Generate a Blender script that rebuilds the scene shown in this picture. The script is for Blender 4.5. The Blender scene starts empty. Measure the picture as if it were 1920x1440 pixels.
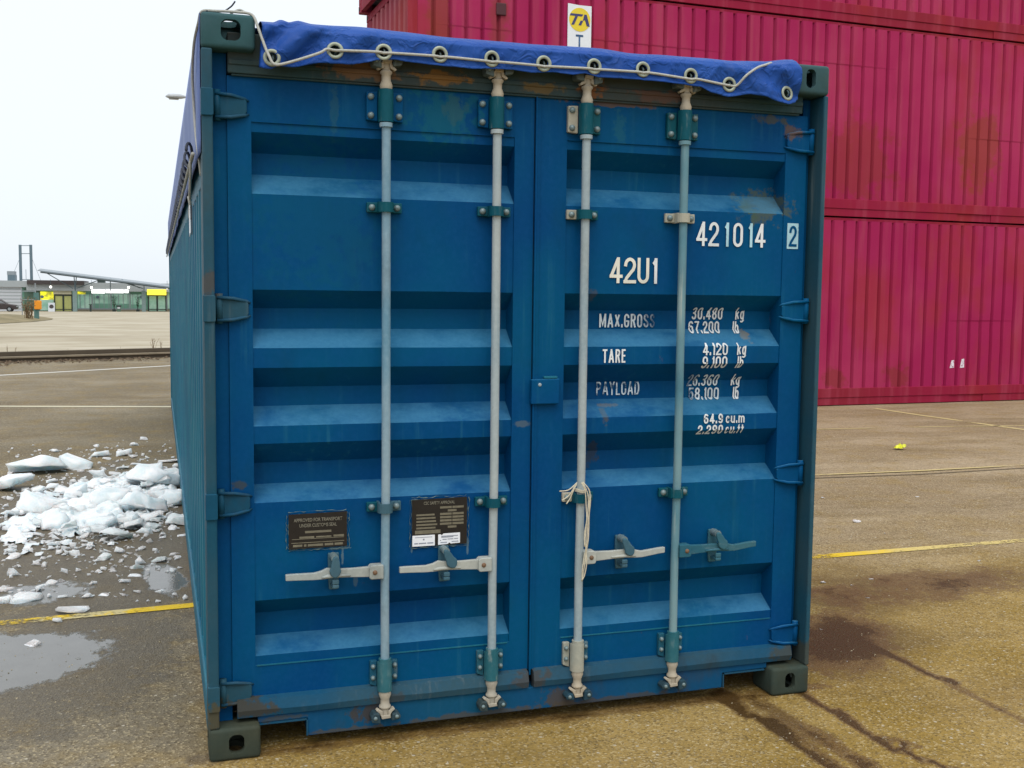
import bpy, bmesh, math, random
from mathutils import Vector, Matrix, noise as mnoise
R = math.radians
sc = bpy.context.scene
col = sc.collection

# ------------------------------------------------------------------ camera
FPX, CW, CH = 2030.1787, 1920.0, 1440.0
CAM = Vector((-0.1471, -3.8353, 1.6601))
YAW, PITCH, ROLL = 0.3156, -0.0825, 0.0116
_cy, _sy, _cp, _sp = math.cos(YAW), math.sin(YAW), math.cos(PITCH), math.sin(PITCH)
FW = Vector((_sy*_cp, _cy*_cp, _sp)); _r = Vector((_cy, -_sy, 0)); _u = _r.cross(FW)
RT = math.cos(ROLL)*_r + math.sin(ROLL)*_u; UP = -math.sin(ROLL)*_r + math.cos(ROLL)*_u
cd = bpy.data.cameras.new('camera'); cam = bpy.data.objects.new('camera', cd); col.objects.link(cam)
cd.sensor_width = 36.0; cd.lens = FPX/CW*36.0; cd.clip_start = 0.05; cd.clip_end = 3000
cam.matrix_world = Matrix(((RT.x, UP.x, -FW.x, CAM.x), (RT.y, UP.y, -FW.y, CAM.y), (RT.z, UP.z, -FW.z, CAM.z), (0, 0, 0, 1)))
sc.camera = cam

def ray(px, py):
    return RT*((px-CW/2)/FPX) - UP*((py-CH/2)/FPX) + FW
def ground_at(px, py, z=0.0):
    d = ray(px, py); t = (z-CAM.z)/d.z; return CAM + d*t
def front_at(px, py, Y=0.0):
    d = ray(px, py); t = (Y-CAM.y)/d.y; return CAM + d*t

# ------------------------------------------------------------------ sky, sun, exposure
SUN_EL, SUN_AZ = R(63), R(196)        # azimuth clockwise from +Y: veiled sun high behind the camera
world = bpy.data.worlds.new('World'); sc.world = world; world.use_nodes = True
wn, wl = world.node_tree.nodes, world.node_tree.links
bg = wn['Background']
sky = wn.new('ShaderNodeTexSky'); sky.sky_type = 'NISHITA'; sky.sun_disc = False
sky.sun_elevation = SUN_EL; sky.sun_rotation = SUN_AZ; sky.air_density = 1.0; sky.dust_density = 1.5; sky.ozone_density = 1.0
hs = wn.new('ShaderNodeHueSaturation'); hs.inputs['Saturation'].default_value = 0.5
wl.new(sky.outputs[0], hs.inputs['Color']); # overcast: cloud that is brightest overhead (CIE overcast sky) laid over the clear sky
tc = wn.new('ShaderNodeTexCoord'); sx_ = wn.new('ShaderNodeSeparateXYZ'); wl.new(tc.outputs['Generated'], sx_.inputs[0])
mr = wn.new('ShaderNodeMapRange'); mr.inputs['From Min'].default_value = 0.0; mr.inputs['From Max'].default_value = 1.0
mr.inputs['To Min'].default_value = 5.5; mr.inputs['To Max'].default_value = 8.0; wl.new(sx_.outputs[2], mr.inputs['Value'])
cc_ = wn.new('ShaderNodeVectorMath'); cc_.operation = 'SCALE'; cc_.inputs[0].default_value = (0.93, 1.0, 1.07); wl.new(mr.outputs[0], cc_.inputs['Scale'])
ov = wn.new('ShaderNodeMix'); ov.data_type = 'RGBA'; ov.inputs[0].default_value = 0.86
wl.new(cc_.outputs[0], ov.inputs[7]); wl.new(hs.outputs[0], ov.inputs[6]); wl.new(ov.outputs[2], bg.inputs['Color'])
bg.inputs['Strength'].default_value = 0.14
sl = bpy.data.lights.new('sun', 'SUN'); sun = bpy.data.objects.new('sun', sl); col.objects.link(sun)
sl.energy = 1.5; sl.angle = R(45); sl.color = (1.0, 0.95, 0.87)
sdir = Vector((math.sin(SUN_AZ)*math.cos(SUN_EL), math.cos(SUN_AZ)*math.cos(SUN_EL), math.sin(SUN_EL)))
sun.rotation_euler = (-sdir).to_track_quat('-Z', 'Y').to_euler()
sc.view_settings.view_transform = 'Standard'; sc.view_settings.look = 'None'
sc.view_settings.exposure = 0.35; sc.view_settings.gamma = 1.0; sc.view_settings.use_curve_mapping = False
try:
    sc.cycles.use_denoising = True
except Exception:
    pass
sc.cycles.max_bounces = 6

# ------------------------------------------------------------------ node helpers / materials
class NT:
    def __init__(s, name):
        s.m = bpy.data.materials.new(name); s.m.use_nodes = True
        s.n, s.l = s.m.node_tree.nodes, s.m.node_tree.links
        s.p = s.n['Principled BSDF']; s.out = s.n['Material Output']
        s.pos = s.n.new('ShaderNodeNewGeometry').outputs['Position']
    def set(s, **k):
        for a, v in k.items():
            i = s.p.inputs[a.replace('_', ' ')]
            if hasattr(v, 'is_output'): s.l.new(v, i)
            else: i.default_value = v
    def val(s, node, name, v):
        i = node.inputs[name]
        if hasattr(v, 'is_output'): s.l.new(v, i)
        else: i.default_value = v
    def scale(s, xyz, off=(0, 0, 0), src=None):
        n = s.n.new('ShaderNodeMapping'); s.l.new(src or s.pos, n.inputs['Vector'])
        n.inputs['Scale'].default_value = xyz; n.inputs['Location'].default_value = off; return n.outputs[0]
    def noise(s, sc_, detail=4, rough=0.55, vec=None, dist=0.0):
        n = s.n.new('ShaderNodeTexNoise'); s.l.new(vec or s.pos, n.inputs['Vector'])
        n.inputs['Scale'].default_value = sc_; n.inputs['Detail'].default_value = detail
        n.inputs['Roughness'].default_value = rough; n.inputs['Distortion'].default_value = dist; return n.outputs['Fac']
    def voro(s, sc_, vec=None, feat='F1'):
        n = s.n.new('ShaderNodeTexVoronoi'); s.l.new(vec or s.pos, n.inputs['Vector']); n.feature = feat
        n.inputs['Scale'].default_value = sc_; return n
    def ramp(s, f, a, b, smooth=True):
        n = s.n.new('ShaderNodeMapRange'); n.interpolation_type = 'SMOOTHSTEP' if smooth else 'LINEAR'
        s.l.new(f, n.inputs['Value']); n.inputs['From Min'].default_value = a; n.inputs['From Max'].default_value = b
        return n.outputs[0]
    def math(s, op, a, b=0.0, clamp=False):
        n = s.n.new('ShaderNodeMath'); n.operation = op; n.use_clamp = clamp
        for i, v in enumerate((a, b)):
            if hasattr(v, 'is_output'): s.l.new(v, n.inputs[i])
            else: n.inputs[i].default_value = v
        return n.outputs[0]
    def mix(s, f, a, b):
        n = s.n.new('ShaderNodeMix'); n.data_type = 'RGBA'
        for i, v in ((0, f), (6, a), (7, b)):
            if hasattr(v, 'is_output'): s.l.new(v, n.inputs[i])
            else: n.inputs[i].default_value = v if i == 0 else (v[0], v[1], v[2], 1)
        return n.outputs[2]
    def bump(s, h, strength=0.3, dist=0.01):
        n = s.n.new('ShaderNodeBump'); n.inputs['Strength'].default_value = strength; n.inputs['Distance'].default_value = dist
        s.l.new(h, n.inputs['Height']); s.l.new(n.outputs[0], s.p.inputs['Normal'])
    def attr(s, name):
        n = s.n.new('ShaderNodeAttribute'); n.attribute_name = name; return n.outputs['Fac']
    def xyz(s):
        n = s.n.new('ShaderNodeSeparateXYZ'); s.l.new(s.pos, n.inputs[0]); return n.outputs
    def spot(s, x, z, rx, rz, nz=0.75, freq=24):
        """blotch with a ragged edge on a plane facing -Y"""
        m = s.scale((1/rx, 0, 1/rz), (-x/rx, 0, -z/rz))
        n = s.n.new('ShaderNodeVectorMath'); n.operation = 'LENGTH'; s.l.new(m, n.inputs[0])
        d = s.math('ADD', n.outputs['Value'], s.math('MULTIPLY', s.math('SUBTRACT', s.noise(freq, 5, 0.65), 0.5), nz*4))
        return s.ramp(d, 0.95, 0.50)

def simple(name, c, rough=0.6, metal=0.0, var=0.25, sc_=6.0, emit=None, es=0.0, bump=0.0):
    t = NT(name); f = t.noise(sc_, 5)
    t.set(Base_Color=t.mix(f, [v*(1-var) for v in c], [min(1, v*(1+var)) for v in c]), Roughness=rough, Metallic=metal)
    if emit: t.set(Emission_Color=(emit[0], emit[1], emit[2], 1), Emission_Strength=es)
    if bump: t.bump(t.noise(sc_*12, 3), bump, 0.004)
    return t.m

def paint(name, c, c2, grime=0.25, chalk=0.2, rust=0.12, rough=0.5, spots=(), streak_sc=(38, 38, 1.6), rust_c=(0.16, 0.06, 0.02), grime_c=(0.03, 0.035, 0.035), chalk_c=None, spec=0.12, skylit=0.0, skylit_c=(0.12, 0.22, 0.30)):
    """weathered steel paint: two faded hues, run-down streaks, grime and rust"""
    t = NT(name)
    b = t.mix(t.ramp(t.noise(1.7, 3), 0.3, 0.7), c, c2)
    b = t.mix(t.math('MULTIPLY', t.ramp(t.noise(60, 4), 0.35, 0.75), 0.14), b, [min(1, v*1.6+0.01) for v in c])
    st = t.ramp(t.noise(1.0, 5, 0.6, t.scale(streak_sc)), 0.52, 0.8)
    pat = t.ramp(t.noise(2.3, 4, 0.6), 0.42, 0.7)
    ck = chalk_c or [min(1, v*1.5+0.05) for v in c2]
    b = t.mix(t.math('MULTIPLY', t.math('MULTIPLY', st, pat), chalk), b, ck)
    g = t.ramp(t.noise(3.1, 6, 0.68, t.scale((1.6, 1.6, 0.8), (3, 5, 1))), 0.5, 0.78)
    b = t.mix(t.math('MULTIPLY', g, grime), b, grime_c)
    r1 = t.ramp(t.noise(9, 7, 0.72, t.scale((1, 1, 0.6), (9, 2, 4))), 0.68, 0.78)
    rm = t.math('MULTIPLY', r1, rust)
    ch = t.ramp(t.noise(33, 5, 0.75, t.scale((1, 1, 0.7), (2, 7, 1))), 0.70, 0.73)
    b = t.mix(t.math('MULTIPLY', t.math('MULTIPLY', ch, t.ramp(t.noise(2.6, 3, 0.5, t.scale((1, 1, 1), (7, 1, 3))), 0.45, 0.6)), min(0.85, rust*1.8)), b, [v*0.6 for v in rust_c])
    sx = t.ramp(t.noise(1.0, 3, 0.7, t.scale((3.0, 3.0, 150), (1, 4, 2))), 0.70, 0.74)
    b = t.mix(t.math('MULTIPLY', t.math('MULTIPLY', sx, t.ramp(t.noise(3.7, 3), 0.55, 0.65)), chalk*0.5), b, ck)
    rn = t.noise(90, 3)
    b = t.mix(rm, b, t.mix(rn, rust_c, [v*1.9 for v in rust_c]))
    for (x, z, rx, rz, cc, k) in spots:
        b = t.mix(t.math('MULTIPLY', t.spot(x, z, rx, rz), k), b, cc)
    if skylit:  # skylit look of up-facing slopes, painted in as a paler tint
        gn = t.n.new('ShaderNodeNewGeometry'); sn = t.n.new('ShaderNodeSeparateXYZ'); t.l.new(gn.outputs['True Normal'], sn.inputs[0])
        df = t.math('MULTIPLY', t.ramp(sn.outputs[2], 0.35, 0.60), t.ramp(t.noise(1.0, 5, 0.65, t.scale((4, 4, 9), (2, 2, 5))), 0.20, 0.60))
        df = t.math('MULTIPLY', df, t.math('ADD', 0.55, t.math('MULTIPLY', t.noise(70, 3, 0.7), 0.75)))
        b = t.mix(t.math('MULTIPLY', df, skylit), b, skylit_c)
    ro = t.math('ADD', t.math('MULTIPLY', t.noise(14, 4), 0.25), rough-0.12)
    t.set(Base_Color=b, Roughness=ro, Specular_IOR_Level=spec)
    t.bump(t.math('ADD', t.math('MULTIPLY', t.noise(220, 2), 0.25), t.math('MULTIPLY', t.noise(2.2, 2, 0.4), 3.0)), 0.25, 0.004)
    return t.m

M = {}
BLUE, TEAL = (0.0008, 0.049, 0.162), (0.0008, 0.072, 0.168)
RUSTY = (0.20, 0.12, 0.03)
M['door'] = paint('door_blue_paint', BLUE, TEAL, 0.34, 0.5, 0.35, 0.46, skylit=0.62, skylit_c=(0.055, 0.20, 0.33), grime_c=(0.004, 0.045, 0.075), chalk_c=(0.03, 0.17, 0.24), spec=0.05, spots=(
    (0.482, 0.700, 0.007, 0.045, (0.16, 0.23, 0.24), 0.6), (0.470, 0.725, 0.05, 0.005, (0.14, 0.22, 0.24), 0.6), (0.958, 0.70, 0.005, 0.035, (0.14, 0.22, 0.24), 0.6), (0.742, 0.705, 0.005, 0.03, (0.12, 0.20, 0.22), 0.5), (0.53, 0.60, 0.01, 0.03, (0.10, 0.15, 0.16), 0.4), (2.20, 2.03, 0.14, 0.08, (0.115, 0.115, 0.02), 0.5), (2.13, 2.02, 0.05, 0.05, (0.06, 0.10, 0.06), 0.5), (2.32, 2.335, 0.045, 0.04, (0.16, 0.085, 0.02), 0.6),
    (2.155, 1.50, 0.025, 0.03, (0.19, 0.12, 0.03), 0.8), (1.55, 1.225, 0.08, 0.010, (0.13, 0.10, 0.07), 0.7), (1.52, 1.19, 0.02, 0.04, (0.09, 0.08, 0.06), 0.6),
    (0.86, 2.31, 0.16, 0.12, (0.008, 0.100, 0.140), 0.6), (0.90, 2.34, 0.05, 0.06, (0.04, 0.105, 0.11), 0.4), (0.455, 2.30, 0.02, 0.12, (0.03, 0.11, 0.14), 0.4), (1.55, 2.31, 0.03, 0.09, (0.02, 0.115, 0.14), 0.4), (0.40, 1.95, 0.25, 0.35, (0.003, 0.075, 0.15), 0.5),
    (1.46, 1.66, 0.02, 0.03, (0.10, 0.08, 0.06), 0.4), (1.49, 1.03, 0.04, 0.06, (0.05, 0.045, 0.03), 0.5),
    (0.115, 0.975, 0.03, 0.02, (0.06, 0.06, 0.035), 0.6),
    (1.50, 2.392, 0.2, 0.012, (0.14, 0.08, 0.03), 0.7),
    (2.22, 2.375, 0.10, 0.025, (0.09, 0.08, 0.03), 0.6), (1.17, 1.165, 0.03, 0.015, (0.12, 0.15, 0.15), 0.5)))
M['side'] = paint('side_blue_paint', (0.008, 0.095, 0.165), (0.014, 0.135, 0.19), 0.3, 0.5, 0.25, 0.5, chalk_c=(0.16, 0.24, 0.27))
M['frame'] = paint('frame_worn_paint', (0.045, 0.075, 0.085), (0.030, 0.080, 0.092), 0.5, 0.4, 0.5, 0.55, chalk_c=(0.2, 0.22, 0.2))
M['casting_top'] = paint('casting_grey_green', (0.034, 0.075, 0.086), (0.028, 0.086, 0.092), 0.35, 0.3, 0.35, 0.6, grime_c=(0.06, 0.07, 0.03))
M['casting_low'] = paint('casting_muddy', (0.046, 0.048, 0.030), (0.026, 0.056, 0.056), 0.6, 0.4, 0.5, 0.7, grime_c=(0.050, 0.030, 0.006))
M['post'] = paint('post_scuffed_paint', (0.006, 0.062, 0.105), (0.034, 0.076, 0.096), 0.45, 0.5, 0.6, 0.55, spots=((0.02, 0.16, 0.06, 0.07, (0.075, 0.062, 0.030), 0.85), (2.43, 0.16, 0.06, 0.09, (0.06, 0.06, 0.04), 0.7), (0.02, 1.68, 0.05, 0.05, (0.10, 0.06, 0.03), 0.5)), rust_c=(0.10, 0.055, 0.03), chalk_c=(0.20, 0.24, 0.24))
M['header'] = paint('header_rust_paint', (0.022, 0.062, 0.072), (0.065, 0.062, 0.052), 0.5, 0.4, 1.0, 0.65, rust_c=(0.15, 0.065, 0.03), spots=(
    (0.55, 2.44, 0.18, 0.035, (0.20, 0.10, 0.04), 0.7), (0.83, 2.44, 0.14, 0.03, (0.24, 0.12, 0.03), 0.8), (1.22, 2.43, 0.10, 0.025, (0.16, 0.10, 0.03), 0.7),
    (1.42, 2.44, 0.06, 0.06, (0.22, 0.08, 0.02), 0.8), (1.7, 2.43, 0.12, 0.03, (0.12, 0.06, 0.04), 0.7)))
M['sill'] = paint('sill_blue_paint', (0.002, 0.055, 0.155), (0.004, 0.072, 0.140), 0.6, 0.3, 0.5, 0.55, grime_c=(0.045, 0.040, 0.028), spots=(
    (0.58, 0.10, 0.08, 0.06, (0.06, 0.045, 0.03), 0.8), (1.0, 0.046, 0.35, 0.018, (0.075, 0.062, 0.04), 0.7), (0.5, 0.046, 0.2, 0.014, (0.07, 0.06, 0.04), 0.7), (1.6, 0.048, 0.4, 0.018, (0.06, 0.05, 0.035), 0.7), (0.25, 0.118, 0.10, 0.012, (0.06, 0.065, 0.055), 0.7), (1.35, 0.08, 0.1, 0.05, (0.07, 0.055, 0.04), 0.8)))
M['seal'] = paint('door_seal_grey', (0.004, 0.060, 0.125), (0.028, 0.075, 0.105), 0.6, 0.6, 0.3, 0.6, chalk_c=(0.13, 0.16, 0.17), grime_c=(0.03, 0.03, 0.025), spots=((0.15, 0.165, 0.09, 0.06, (0.050, 0.044, 0.030), 0.85), (1.21, 0.17, 0.10, 0.05, (0.06, 0.05, 0.04), 0.7), (2.33, 0.165, 0.08, 0.05, (0.05, 0.05, 0.035), 0.7), (0.65, 0.15, 0.12, 0.03, (0.05, 0.05, 0.045), 0.6)))
M['bracket'] = paint('bracket_teal_paint', (0.002, 0.066, 0.100), (0.004, 0.078, 0.098), 0.4, 0.5, 0.35, 0.5, streak_sc=(60, 60, 12), chalk_c=(0.35, 0.38, 0.34))
M['bracket_pale'] = paint('bracket_pale_paint', (0.05, 0.15, 0.175), (0.022, 0.115, 0.145), 0.35, 0.8, 0.5, 0.5, streak_sc=(50, 50, 14), chalk_c=(0.5, 0.5, 0.44))
M['bracket_low'] = paint('bracket_low_blue', (0.002, 0.062, 0.140), (0.020, 0.100, 0.140), 0.35, 0.9, 0.4, 0.5, streak_sc=(50, 50, 14), chalk_c=(0.30, 0.34, 0.32))
M['bracket_bare'] = paint('bracket_bare_zinc', (0.42, 0.38, 0.29), (0.30, 0.32, 0.28), 0.3, 0.5, 0.6, 0.5, streak_sc=(50, 50, 14), rust_c=(0.25, 0.12, 0.04))
M['rod_pale'] = paint('rod_pale_blue', (0.27, 0.36, 0.41), (0.12, 0.25, 0.34), 0.4, 0.9, 0.5, 0.42, streak_sc=(60, 60, 2.5), chalk_c=(0.62, 0.62, 0.56))
M['rod_white'] = paint('rod_white_zinc', (0.37, 0.41, 0.41), (0.25, 0.33, 0.37), 0.45, 0.8, 0.6, 0.45, streak_sc=(60, 60, 2.5), grime_c=(0.17, 0.17, 0.14), chalk_c=(0.58, 0.58, 0.52))
M['rod_teal'] = paint('rod_teal_worn', (0.07, 0.19, 0.25), (0.20, 0.31, 0.33), 0.4, 1.0, 0.5, 0.45, streak_sc=(50, 50, 2.2), chalk_c=(0.55, 0.55, 0.46))
M['zinc_tan'] = paint('cam_tan_metal', (0.44, 0.37, 0.27), (0.34, 0.32, 0.27), 0.35, 0.5, 0.9, 0.5, streak_sc=(60, 60, 14), rust_c=(0.32, 0.16, 0.06))
M['zinc_white'] = paint('handle_white_zinc', (0.40, 0.41, 0.37), (0.27, 0.31, 0.31), 0.5, 0.7, 1.0, 0.45, streak_sc=(10, 60, 40), rust_c=(0.34, 0.20, 0.07), chalk_c=(0.65, 0.63, 0.52))
M['handle_teal'] = paint('handle_teal_paint', (0.015, 0.095, 0.145), (0.05, 0.135, 0.165), 0.3, 0.8, 0.2, 0.45, streak_sc=(12, 60, 40), chalk_c=(0.32, 0.38, 0.38))
M['steel'] = paint('keeper_steel', (0.07, 0.11, 0.12), (0.13, 0.15, 0.14), 0.4, 0.6, 0.6, 0.5, streak_sc=(60, 60, 30), chalk_c=(0.35, 0.36, 0.33))
M['keeper_low'] = paint('keeper_dark_blue', (0.008, 0.050, 0.085), (0.04, 0.055, 0.055), 0.5, 0.6, 0.6, 0.5, streak_sc=(60, 60, 30), chalk_c=(0.2, 0.22, 0.2))
M['latch'] = paint('latch_blue_grey', (0.045, 0.11, 0.15), (0.06, 0.12, 0.15), 0.35, 0.5, 0.2, 0.5, streak_sc=(60, 60, 30), chalk_c=(0.25, 0.3, 0.32))
M['bolt'] = simple('bolt_metal', (0.16, 0.22, 0.23), 0.45, 0.2, 0.4, 60)
M['hinge'] = paint('hinge_blue_grey', (0.004, 0.060, 0.115), (0.018, 0.068, 0.095), 0.5, 0.5, 0.5, 0.5, rust_c=(0.10, 0.06, 0.03), chalk_c=(0.15, 0.2, 0.21))
M['dark'] = simple('dark_interior', (0.012, 0.012, 0.012), 0.9)

# red containers
def red_paint(name, c, c2, rustspots):
    t = NT(name)
    x = t.xyz()
    b = t.mix(t.ramp(t.noise(0.55, 3), 0.35, 0.65), c, c2)
    b = t.mix(t.math('MULTIPLY', t.ramp(t.noise(1.0, 5, 0.6, t.scale((6, 6, 0.5))), 0.45, 0.75), 0.55), b, (0.37, 0.062, 0.100))
    b = t.mix(t.math('MULTIPLY', t.ramp(t.noise(0.8, 4, 0.6, t.scale((1, 1, 0.7), (11, 3, 2))), 0.48, 0.68), 0.5), b, (0.30, 0.030, 0.022))
    b = t.mix(t.math('MULTIPLY', t.ramp(t.noise(1.0, 5, 0.7, t.scale((5, 5, 1.1), (4, 0, 7))), 0.62, 0.78), 0.35), b, (0.13, 0.028, 0.014))
    for (sx, z, rx, rz, cc, k) in rustspots:
        b = t.mix(t.math('MULTIPLY', t.spot(sx, z, rx, rz, 0.5, 5), k), b, cc)
    b = t.mix(t.math('MULTIPLY', t.ramp(t.noise(35, 4, 0.7), 0.6, 0.8), 0.12), b, (0.36, 0.14, 0.14))
    t.set(Base_Color=b, Roughness=t.math('ADD', t.math('MULTIPLY', t.noise(6, 3), 0.25), 0.5), Specular_IOR_Level=0.07)
    t.bump(t.math('ADD', t.math('MULTIPLY', t.noise(90, 2), 0.1), t.math('MULTIPLY', t.noise(1.6, 3, 0.5), 2.0)), 0.3, 0.012)
    return t.m
RO = (0.24, 0.035, 0.022)
M['red'] = red_paint('crimson_paint', (0.320, 0.015, 0.078), (0.375, 0.030, 0.096), (
    (12.35, 4.05, 0.55, 0.8, (0.24, 0.050, 0.016), 0.6), (10.0, 3.75, 0.9, 0.8, RO, 0.55), (9.75, 0.42, 0.3, 0.22, (0.20, 0.035, 0.015), 0.55), (10.95, 0.42, 0.3, 0.28, (0.20, 0.035, 0.015), 0.55),
    (3.4, 5.2, 0.2, 1.0, (0.22, 0.05, 0.02), 0.6), (4.2, 5.3, 0.2, 0.8, (0.21, 0.05, 0.025), 0.5)))
M['red_rail'] = red_paint('crimson_rail_paint', (0.265, 0.013, 0.042), (0.235, 0.018, 0.034), ())
M['red_end'] = red_paint('crimson_end_paint', (0.30, 0.06, 0.085), (0.33, 0.075, 0.085), ())
M['grey_old'] = simple('weathered_grey_brown', (0.20, 0.17, 0.13), 0.8, 0, 0.5, 7)
M['sign_white'] = simple('sign_white_enamel', (0.72, 0.74, 0.76), 0.4, 0, 0.06, 20)
M['sign_yellow'] = simple('sign_yellow', (0.72, 0.55, 0.02), 0.45, 0, 0.1, 20)
M['sign_navy'] = simple('sign_navy', (0.03, 0.03, 0.13), 0.45, 0, 0.2, 20)
M['sign_text'] = simple('sign_dark_text', (0.02, 0.07, 0.16), 0.45, 0, 0.2, 20)

def worn_letters(name, c, wear, gx=None, under=(0.004, 0.055, 0.14)):
    t = NT(name)
    n = t.noise(26, 6, 0.7)
    f = t.ramp(n, wear+0.08, wear-0.06)          # 1 = paint still there
    if gx:                                        # (x where whole, x where gone)
        f2 = t.ramp(t.math('ADD', t.xyz()[0], t.math('MULTIPLY', t.math('SUBTRACT', t.noise(45, 5, 0.7), 0.5), 0.16)), gx[1], gx[0])
        f = t.math('MULTIPLY', f, f2)
    cc = t.mix(t.ramp(t.noise(8, 4), 0.4, 0.7), c, [v*0.8 for v in c])
    t.set(Base_Color=t.mix(f, under, cc), Roughness=0.5, Specular_IOR_Level=0.3)
    return t.m
M['let'] = worn_letters('stencil_white', (0.72, 0.75, 0.76), 0.66)
M['let_small'] = worn_letters('stencil_small', (0.70, 0.73, 0.74), 0.80)
M['let_cream'] = worn_letters('stencil_cream', (0.76, 0.74, 0.64), 0.72)
M['let_cyan'] = worn_letters('stencil_faded_cyan', (0.42, 0.66, 0.74), 0.64)
M['let_worn'] = worn_letters('stencil_worn', (0.55, 0.66, 0.74), 0.52)
M['let_gross'] = worn_letters('stencil_fading_right', (0.62, 0.70, 0.74), 0.66, (1.665, 1.768))
M['let_leftfade'] = worn_letters('stencil_fading_left', (0.62, 0.70, 0.74), 0.62, (1.965, 1.885))
M['plate'] = simple('data_plate_dark', (0.016, 0.013, 0.011), 0.45, 0.3, 0.4, 40)
M['plate_bar'] = simple('data_plate_etched', (0.17, 0.155, 0.11), 0.5, 0.2, 0.4, 60)
M['plate_text'] = simple('data_plate_letters', (0.20, 0.19, 0.15), 0.5, 0.2, 0.3, 60)
M['scrape'] = simple('plate_edge_sealant', (0.09, 0.15, 0.155), 0.8, 0, 0.7, 30)
M['sticker'] = simple('sticker_white', (0.78, 0.80, 0.84), 0.5, 0, 0.05, 30)
M['ink'] = simple('sticker_ink', (0.25, 0.27, 0.33), 0.6)

# tarpaulin
t = NT('blue_pvc_cloth')
b = t.mix(t.ramp(t.noise(2.2, 4), 0.3, 0.7), (0.008, 0.052, 0.255), (0.016, 0.072, 0.30))
b = t.mix(t.math('MULTIPLY', t.ramp(t.noise(18, 5, 0.65), 0.55, 0.8), 0.25), b, (0.10, 0.15, 0.34))
b = t.mix(t.math('MULTIPLY', t.ramp(t.noise(5, 6, 0.7), 0.6, 0.8), 0.35), b, (0.02, 0.05, 0.16))
w = t.n.new('ShaderNodeTexWave'); w.inputs['Scale'].default_value = 260; t.l.new(t.pos, w.inputs['Vector'])
t.set(Base_Color=b, Roughness=0.5, Specular_IOR_Level=0.14)
rg = t.math('ABSOLUTE', t.math('SUBTRACT', t.noise(13, 3, 0.5, None, 0.8), 0.5)); t.bump(t.math('ADD', t.math('MULTIPLY', t.ramp(rg, 0.0, 0.09), -0.5), t.math('ADD', t.math('MULTIPLY', t.noise(9, 4), 1.3), t.math('MULTIPLY', t.noise(60, 3), 0.2))), 0.5, 0.010)
M['tarp'] = t.m
t = NT('sheen_pvc_cloth'); b = t.mix(t.ramp(t.noise(2.0, 5), 0.3, 0.7), (0.09, 0.14, 0.34), (0.16, 0.21, 0.40)); b = t.mix(t.math('MULTIPLY', t.ramp(t.noise(6, 6, 0.7), 0.55, 0.8), 0.4), b, (0.07, 0.10, 0.24))  # grazing sky sheen painted into the cloth as a paler lilac
t.set(Base_Color=b, Roughness=0.55, Specular_IOR_Level=0.2); t.bump(t.noise(8, 5), 0.4, 0.015); M['tarp_sheen'] = t.m
M['eyelet'] = simple('eyelet_dull_brass', (0.30, 0.33, 0.26), 0.5, 0.25, 0.3, 60)
M['rope'] = simple('rope_grey_fibre', (0.42, 0.42, 0.38), 0.9, 0, 0.3, 120, bump=0.4)
M['rope_dark'] = simple('cord_dark', (0.03, 0.035, 0.05), 0.8)
M['twine'] = simple('twine_cream', (0.55, 0.50, 0.38), 0.9, 0, 0.3, 120)

# ice
t = NT('broken_ice')
n1 = t.noise(7, 5, 0.6)
t.set(Base_Color=t.mix(t.ramp(n1, 0.35, 0.7), (0.70, 0.78, 0.80), (0.94, 0.945, 0.955)), Roughness=t.math('ADD', t.math('MULTIPLY', t.noise(16, 3), 0.4), 0.12),
      Subsurface_Weight=0.9, Subsurface_Radius=(0.09, 0.11, 0.12), Subsurface_Scale=1.0, IOR=1.31)
t.bump(t.math('ADD', t.noise(24, 6, 0.7), t.math('MULTIPLY', t.noise(110, 3), 0.5)), 0.8, 0.014)
M['ice'] = t.m
t = NT('clear_wet_ice')
t.set(Base_Color=t.mix(t.ramp(t.noise(9, 5), 0.35, 0.7), (0.68, 0.73, 0.72), (0.83, 0.855, 0.86)), Roughness=0.2, Transmission_Weight=0.25, Subsurface_Weight=0.4, Subsurface_Radius=(0.05, 0.07, 0.07), Subsurface_Scale=0.5, IOR=1.31)
t.bump(t.noise(30, 4), 0.5, 0.01)
M['ice_clear'] = t.m

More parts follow.
